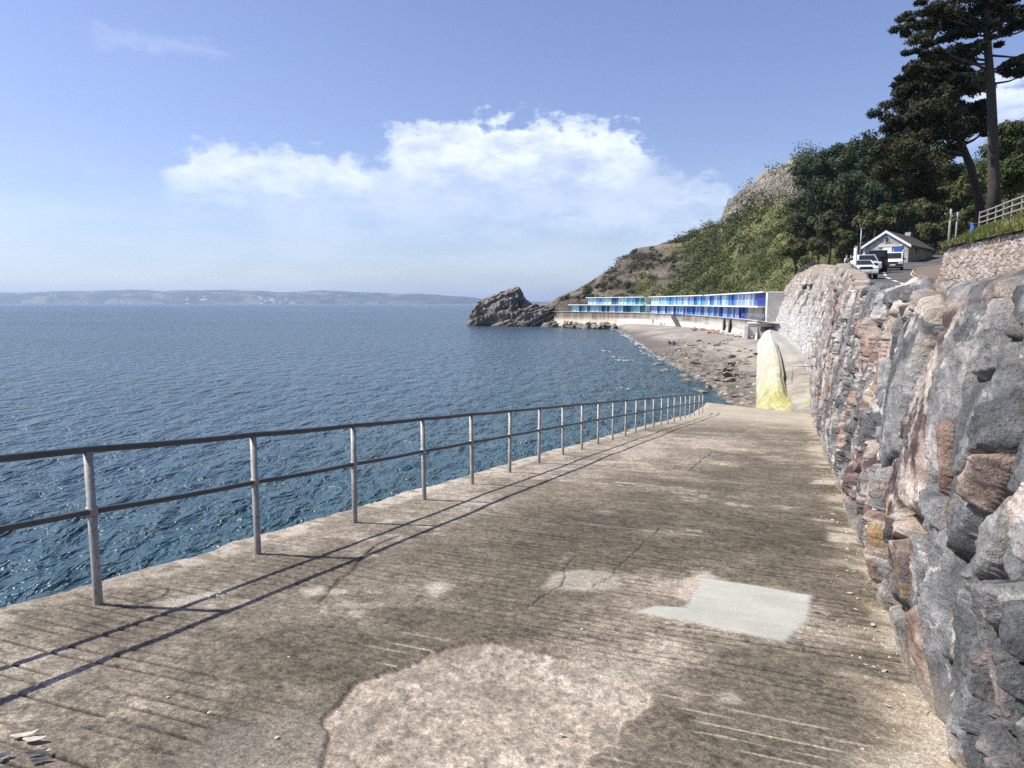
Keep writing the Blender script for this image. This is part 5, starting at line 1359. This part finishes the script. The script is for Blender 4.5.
for i, (px, py, r, Y, vr, lab) in enumerate((
    (846, 238, 12, 122, .9, 'small grey-brown bush left of the lamp column'), (818, 246, 13, 128, .8, 'olive bush by the top of the wall behind the dark railing'),
    (795, 250, 14, 134, .8, 'olive bush at the foot of the slope above the hut end'), (868, 222, 13, 118, .9, 'olive bush rising behind the cottage gable'),
    (892, 218, 17, 116, .8, 'golden-olive bush sloping above the cottage roof'), (914, 212, 18, 114, .8, 'golden-olive bush above the middle of the long roof'),
    (936, 206, 20, 108, .85, 'large olive bush behind the slim wooden poles'), (958, 196, 20, 100, .9, 'large olive bush showing behind the leaning trunk'),
    (930, 232, 14, 108, .8, 'dull green bush by the bend of the road'), (950, 228, 13, 84, .8, 'low olive bush at the end of the rubble wall'),
    (966, 218, 12, 76, .8, 'low bush behind the small blue box'), (978, 180, 18, 92, .9, 'brown-green bush between the two pine trunks'))):
    crown_tree(px, py, r, Y, OLIVE, 'bush', lab, 'bush', 80 + i, vr, .40, 24, 170, ol)
for i, (px, py, r, Y, vr, lab) in enumerate((
    (1012, 142, 24, 66, 1.0, 'bright green leafy tree right of the tall pine trunk, upper one'), (1010, 182, 20, 62, .9, 'bright green leafy tree right of the tall pine trunk, lower one behind the fence'),
    (1036, 165, 30, 60, 1.0, 'leafy green tree cut off by the right edge behind the fence'), (975, 212, 9, 62, .8, 'small leafy shrub between the pine trunks behind the fence'))):
    crown_tree(px, py, r, Y, GREEN, 'leafy_tree', lab, 'tree', 110 + i, vr, .30, 30, 260, 'leafy trees behind the fence')
# ================================================================== people
def skin(name, chains, mat, parent):
    """chains: list of [(pos, radius), ...]; first vertex of the first chain is the root; chains join on equal positions"""
    vs_, es, rad, key = [], [], [], {}
    for ch in chains:
        prev = None
        for p, r in ch:
            k = tuple(round(c, 4) for c in p)
            if k not in key: key[k] = len(vs_); vs_.append(p); rad.append(r)
            if prev is not None and prev != key[k]: es.append((prev, key[k]))
            prev = key[k]
    me = bpy.data.meshes.new(name); me.from_pydata(vs_, es, []); o = link(name, me, None, parent); me.materials.append(mat)
    m = o.modifiers.new('Skin', 'SKIN'); m.use_smooth_shade = True
    sv = me.skin_vertices[0].data
    for i, r in enumerate(rad): sv[i].radius = (r, r); sv[i].use_root = (i == 0)
    s = o.modifiers.new('Sub', 'SUBSURF'); s.levels = 1; s.render_levels = 1
    return o
SKIN = mat_plain('skin', (.48, .30, .22), .6, .05, 4); HAIR = mat_plain('hair', (.05, .035, .025), .7, .2, 20)
CLOTH = {k: mat_plain('cloth_' + k, v, .9, .1, 12) for k, v in {'dark': (.025, .027, .035), 'navy': (.03, .045, .11), 'pale': (.62, .60, .56), 'grey': (.22, .22, .23), 'red': (.35, .06, .05), 'sand': (.36, .30, .22)}.items()}
def person(loc, rz, label, top, legs, sit=False, group=None):
    root = empty('person', loc, label, 'person', group, rz)
    if sit:
        pel = (0, 0, .14); kn = lambda s: (s * .12, -.42, .42); an = lambda s: (s * .12, -.62, .07); toe = lambda s: (s * .13, -.80, .04); sh_z = .60; lean = .10
    else:
        pel = (0, 0, .92); kn = lambda s: (s * .11, -.02 * s, .50); an = lambda s: (s * .12, .04 * s, .08); toe = lambda s: (s * .14, .04 * s - .17, .04); sh_z = 1.42; lean = 0
    chest = (0, lean, pel[2] + .32); neck = (0, lean + .01, sh_z + .06); sh = lambda s: (s * .17, lean, sh_z - .02)
    hip = lambda s: (s * .09, 0, pel[2] - .04 if not sit else pel[2])
    el = lambda s: (s * .25, lean + (.02 if not sit else -.14), sh_z - .30); ha = lambda s: (s * .24, -.10 if not sit else -.36, sh_z - .52 if not sit else .40)
    ft = lambda s: (s * .235, ha(s)[1] - .03, ha(s)[2] - .10)
    hd0, hd1 = (0, lean - .01, sh_z + .14), (0, lean - .02, sh_z + .27)
    ch = [[(pel, .13), (chest, .14), (neck, .055), (hd0, .075), (hd1, .085)]]
    for s in (-1, 1):
        ch.append([(pel, .13), (hip(s), .10), (kn(s), .06), (an(s), .042), (toe(s), .035)])
        ch.append([(chest, .14), (sh(s), .065), (el(s), .045), (ha(s), .033), (ft(s), .028)])
    skin('body', ch, SKIN, root)
    mid = (0, lean * .5, pel[2] + .12)
    t = [[(mid, .150), (chest, .165), ((0, lean, sh_z), .09)]]
    for s in (-1, 1): t.append([(chest, .165), (sh(s), .085), (el(s), .062)])
    skin('shirt', t, CLOTH[top], root)
    l_ = [[((0, 0, pel[2] + .08), .145), (pel, .15)]]
    for s in (-1, 1): l_.append([(pel, .15), (hip(s), .118), (kn(s), .078), ((an(s)[0], an(s)[1], an(s)[2] + .06), .06)])
    skin('trousers', l_, CLOTH[legs], root)
    skin('hair', [[((0, lean + .03, sh_z + .24), .085), ((0, lean + .01, sh_z + .33), .075)]], HAIR, root)
    return root
def beach_at(px, py, z0=-7.0):
    best = None
    for t in np.linspace(0, 1, 120):
        for q in np.linspace(0, 1, 60):
            p = beach_point(t, q); v = ((p[0]) , p[1] * CP - p[2] * SP, p[2] * CP + p[1] * SP)
            X = 512 + F * v[0] / v[1]; Yp = 384 - F * v[2] / v[1]; e = (X - px) ** 2 + 4 * (Yp - py) ** 2
            if best is None or e < best[0]: best = (e, p)
    return (best[1][0], best[1][1], best[1][2] + .05)
person(beach_at(669, 345), 2.2, 'person in dark clothes sitting on the shingle, left one of a pair near the water', 'dark', 'dark', True)
person(beach_at(674, 345.3), 2.5, 'person in navy sitting on the shingle, right one of a pair near the water', 'navy', 'dark', True)
person(beach_at(652, 324.5), .4, 'person standing on the upper beach below the huts', 'dark', 'navy')
person(beach_at(660.5, 325), 1.2, 'person in red sitting on the upper beach near the promenade wall', 'red', 'dark', True)
person(beach_at(664, 325), 1.9, 'person in pale top sitting on the upper beach beside the one in red', 'pale', 'grey', True)
for px, y, rz, tp_, lg, lab in ((826.5, 79, .3, 'pale', 'navy', 'person in a pale top behind the pale wall, leftmost of four on the road'), (832, 72, 2.6, 'grey', 'dark', 'person in grey behind the pale wall, second of four on the road'),
                                (843.5, 58, .6, 'pale', 'sand', 'person in a pale top behind the pale wall, nearer the sign post'), (848, 54, 3.6, 'dark', 'grey', 'person in dark clothes behind the pale wall, closest to the sign post')):
    x = (px - 512) / 703 * y; s = x * SA + y * CA; u = x * CA - y * SA; z = float(zroad(s)) - (1.25 if s > 66 else 0.0) + .02
    hz = 1.6 / y * 0
    person((x, y, z), rz, lab, tp_, lg, s < 66 and False)
# ================================================================== litter and chips close to the camera
def build_litter():
    r = random.Random(4); pale = mat_plain('dry_leaf', (.50, .46, .38), .8, .25, 40, bstr=.4); dk = mat_plain('dark_shell', (.035, .045, .075), .5, .3, 30)
    def flake(px, py, L, W, mat, name, label, cat, grp, rz, curl):
        s, u = on_ramp(px, py); x, y = su(s, u); V = []; n = 9
        for i in range(n):
            t = i / (n - 1); w = W * math.sin(math.pi * (t * .9 + .05)) ** .8
            for k in (-1, 0, 1):
                V.append(((t - .5) * L, k * w * .5 * (1 + .2 * r.uniform(-1, 1)), .006 + curl * (4 * (t - .5) ** 2) * L + .25 * abs(k) * w * curl * 3 - (t - .5) * 0))
        o = link(name, grid_mesh(name, np.array(V).reshape(n, 3, 3)), mat); sd = o.modifiers.new('thick', 'SOLIDIFY'); sd.thickness = .002
        o.location = (x, y, zramp(s) + .006); o.rotation_euler = (-.1, 0, rz); tag(o, label, cat, grp)
    for px, py, L, W, rz, lab in ((24, 738, .10, .04, .3, 'pale dry leaf at the lower left, nearest the railing'), (35, 742, .095, .04, .15, 'pale dry leaf at the lower left, overlapping its neighbour'), (33, 735, .05, .018, .8, 'narrow pale dry leaf pointing up the slope at the lower left'), (48, 754, .03, .015, 1.1, 'tiny pale leaf scrap beside the dark shells')):
        flake(px, py, L, W, pale, 'dry_leaf', lab, 'leaf', 'dry leaves at the lower left', rz, .07)
    for px, py, L, W, rz, lab in ((36, 756, .085, .02, .4, 'long dark blue mussel shell half at the lower left'), (40, 763, .07, .025, .6, 'broad dark mussel shell half at the bottom edge'), (3, 759, .06, .03, .9, 'dark mussel shell half cut by the left corner')):
        flake(px, py, L, W, dk, 'mussel_shell', lab, 'shell', 'mussel shells at the lower left', rz, .16)
    MC = [rock_mesh(s, .45, ((.40, .33, .23), (.66, .60, .49))) for s in (41, 42, 43)]
    cm = mat_attr('chip_stone', 900, .15, .9, .0, .0005)
    for me in MC: me.materials.clear(); me.materials.append(cm)
    for k in range(210):
        s = 2.2 + (r.random() ** 1.3) * 13; ub = np.interp(s, [a for a, _ in SB], [b for _, b in SB]); u = ub - abs(r.gauss(.05, .22)) - .0
        x, y = su(s, u); o = bpy.data.objects.new('stone_chip', r.choice(MC)); COL.objects.link(o)
        q = r.uniform(.004, .013) * (1.7 if r.random() < .12 else 1); o.scale = (q * r.uniform(1.0, 2.4), q * r.uniform(.6, 1), q * 1.2); o.rotation_euler = (0, 0, r.uniform(0, 6)); o.location = (x, y, zramp(s) + q * .25)
        tag(o, 'small pale stone chip lying on the ramp along the foot of the boulder wall', 'stone', 'stone chips along the wall foot')
    for k in range(14):
        px, py = r.uniform(120, 900), r.uniform(520, 740); s, u = on_ramp(px, py)
        if u > .5: continue
        x, y = su(s, u); o = bpy.data.objects.new('stone_chip', r.choice(MC)); COL.objects.link(o); q = r.uniform(.006, .013); o.scale = (q * 1.3, q, q); o.location = (x, y, zramp(s) + q * .3)
        tag(o, 'tiny pale stone chip lying loose out on the open ramp', 'stone', 'stone chips out on the ramp')
build_litter()
# ================================================================== sea air
def build_haze():
    bm = bmesh.new(); bm_box(bm, Vector((0, 0, 95)), (36000, 36000, 212)); me = bpy.data.meshes.new('haze'); bm.to_mesh(me); bm.free()
    m = bpy.data.materials.new('sea_haze'); m.use_nodes = True; t = m.node_tree; t.nodes.clear()
    v = t.nodes.new('ShaderNodeVolumePrincipled'); v.inputs['Color'].default_value = (.58, .75, 1.0, 1); v.inputs['Density'].default_value = HAZE; v.inputs['Anisotropy'].default_value = .2
    o = t.nodes.new('ShaderNodeOutputMaterial'); t.links.new(v.outputs[0], o.inputs['Volume'])
    ob = link('haze', me, m); tag(ob, kind='stuff')
build_haze()
# ================================================================== light, sky, camera
SUN = Vector((-.895, .06, 1.08)).normalized()
EL = math.asin(SUN.z)
def build_world():
    w = bpy.data.worlds.new('World'); scene.world = w; w.use_nodes = True
    t = w.node_tree; t.nodes.clear()
    L = t.links.new
    def nd(typ, **kw):
        n = t.nodes.new(typ)
        for k, v in kw.items(): setattr(n, k, v)
        return n
    sky = nd('ShaderNodeTexSky'); sky.sky_type = 'NISHITA'; sky.sun_disc = False
    sky.sun_elevation = EL; sky.sun_rotation = math.atan2(SUN.x, SUN.y)
    sky.altitude = 10; sky.air_density = 1.0; sky.dust_density = .6; sky.ozone_density = 2.2
    tc = nd('ShaderNodeTexCoord'); sep = nd('ShaderNodeSeparateXYZ'); L(tc.outputs['Generated'], sep.inputs[0])
    def mth(op, a, b=None, c=None):
        m = nd('ShaderNodeMath', operation=op)
        for i, v in enumerate((a, b, c)):
            if v is None: continue
            if isinstance(v, (int, float)): m.inputs[i].default_value = v
            else: L(v, m.inputs[i])
        return m.outputs[0]
    def mr(v, a, b, c=0., d=1., typ='SMOOTHSTEP'):
        m = nd('ShaderNodeMapRange'); m.interpolation_type = typ
        for i, q in ((1, a), (2, b), (3, c), (4, d)): m.inputs[i].default_value = q
        L(v, m.inputs[0]); return m.outputs[0]
    az = mth('ARCTAN2', sep.outputs[0], sep.outputs[1]); el = mth('ARCSINE', sep.outputs[2])
    cx = nd('ShaderNodeCombineXYZ'); L(az, cx.inputs[0]); L(el, cx.inputs[1])
    def noise(sc, stretch, det, rough, off=0.):
        m = nd('ShaderNodeMapping'); m.inputs['Scale'].default_value = (sc, sc * stretch, sc); m.inputs['Location'].default_value = (off, off * .7, 0)
        L(cx.outputs[0], m.inputs[0]); n = nd('ShaderNodeTexNoise'); n.inputs['Detail'].default_value = det; n.inputs['Roughness'].default_value = rough; n.inputs['Scale'].default_value = 1
        L(m.outputs[0], n.inputs['Vector']); return n.outputs[0]
    n1 = noise(9, 2.2, 8, .62); n2 = noise(34, 1.3, 6, .6, 3.); n3 = noise(5, 5, 6, .6, 7.)
    nn = mth('MULTIPLY_ADD', mth('SUBTRACT', n1, .5), .17, mth('MULTIPLY', mth('SUBTRACT', n2, .5), .085))
    def bank(a0, e0, ra, up, dn, soft=.6, wob=1.0):
        """an anvil of cloud: flat crisp top, soft fading underside"""
        da = mth('DIVIDE', mth('SUBTRACT', az, a0), ra); 
        de = mth('ADD', mth('SUBTRACT', el, e0), mth('MULTIPLY', nn, wob))
        da2 = mth('MULTIPLY', da, da); da4 = mth('MULTIPLY', da2, da2)
        top = mth('SUBTRACT', up, mth('MULTIPLY', da4, up * .9))
        t1 = mr(mth('SUBTRACT', de, top), .009, -.014)
        b1 = mth('POWER', mr(de, -dn, up), 1.1)
        side = mr(mth('ADD', mth('ABSOLUTE', da), mth('MULTIPLY', nn, 3)), 1.02, .75)
        return mth('MULTIPLY', mth('MULTIPLY', t1, b1), side)
    D = math.radians
    def pz(px, py):
        r = ray(px, py); return math.atan2(r[0], r[1]), math.asin(r[2] / np.linalg.norm(r))
    def bk(px, py, hw, up, dn, **k):
        a, e = pz(px, py); return bank(a, e, hw / F, up / F, dn / F, **k)
    masks = [bk(518, 172, 150, 46, 72, wob=.8), bk(278, 186, 108, 30, 55, wob=.6), bk(480, 232, 250, 66, 80, wob=.5), bk(640, 225, 110, 34, 60, wob=.8), bk(1040, 105, 55, 30, 60), bk(600, 195, 42, 12, 14, wob=.6), bk(165, 45, 60, 6, 14, wob=.5)]
    wts = [1.0, .85, .52, .55, .9, .35, .22]
    cl = None
    for m, wt in zip(masks, wts):
        v = mth('MULTIPLY', m, wt); cl = v if cl is None else mth('MAXIMUM', cl, v)
    cl = mth('MULTIPLY', cl, mr(n1, .28, .60, .5, 1.0))
    # thin veil low over the sea
    veil = mth('MULTIPLY', mr(el, .24, .03), mr(n3, .3, .75, .04, .30)); 
    low = mth('MULTIPLY', mr(el, .20, .0), .14)
    cl = mth('MAXIMUM', cl, mth('ADD', veil, mth('MULTIPLY', low, .6)))
    tint = nd('ShaderNodeMix', data_type='RGBA', blend_type='MULTIPLY'); tint.inputs[0].default_value = 1
    L(sky.outputs[0], tint.inputs[6]); tm = nd('ShaderNodeMix', data_type='RGBA'); L(mr(el, .0, .30), tm.inputs[0]); tm.inputs[6].default_value = (.83, .86, 1.04, 1); tm.inputs[7].default_value = (1.12, 1.01, 1.17, 1); L(tm.outputs[2], tint.inputs[7])
    mix = nd('ShaderNodeMix', data_type='RGBA'); L(cl, mix.inputs[0]); L(tint.outputs[2], mix.inputs[6])
    mix.inputs[7].default_value = (7.6, 8.2, 9.2, 1)
    bg = nd('ShaderNodeBackground'); bg.inputs['Strength'].default_value = .10; L(mix.outputs[2], bg.inputs[0])
    out = nd('ShaderNodeOutputWorld'); L(bg.outputs[0], out.inputs[0])
    w.cycles.sampling_method = 'MANUAL'; w.cycles.sample_map_resolution = 512
build_world()
ld = bpy.data.lights.new('Sun', 'SUN'); ld.energy = 5.0; ld.angle = math.radians(.53); ld.color = (1, .955, .89)
lo = bpy.data.objects.new('Sun', ld); COL.objects.link(lo); lo.rotation_euler = SUN.to_track_quat('Z', 'Y').to_euler(); lo.location = (-60, 0, 70)
cd = bpy.data.cameras.new('Camera'); cd.sensor_width = 36; cd.lens = F / 1024 * 36; cd.clip_start = .05; cd.clip_end = 60000
co = bpy.data.objects.new('Camera', cd); COL.objects.link(co); co.location = (0, 0, 0); co.rotation_euler = (math.pi / 2 - PITCH, 0, 0)
scene.camera = co
vs = scene.view_settings; vs.view_transform = 'Standard'; vs.look = 'None'; vs.gamma = 1; vs.use_curve_mapping = False; vs.exposure = EXPOSURE
cy = scene.cycles; cy.use_denoising = False; cy.sample_clamp_direct = 1.6; cy.sample_clamp_indirect = 2.0; cy.max_bounces = 6; cy.diffuse_bounces = 3; cy.glossy_bounces = 3; cy.transmission_bounces = 3; cy.volume_bounces = 0; cy.transparent_max_bounces = 8
cy.use_adaptive_sampling = True; cy.adaptive_threshold = .004; cy.caustics_reflective = False; cy.caustics_refractive = False
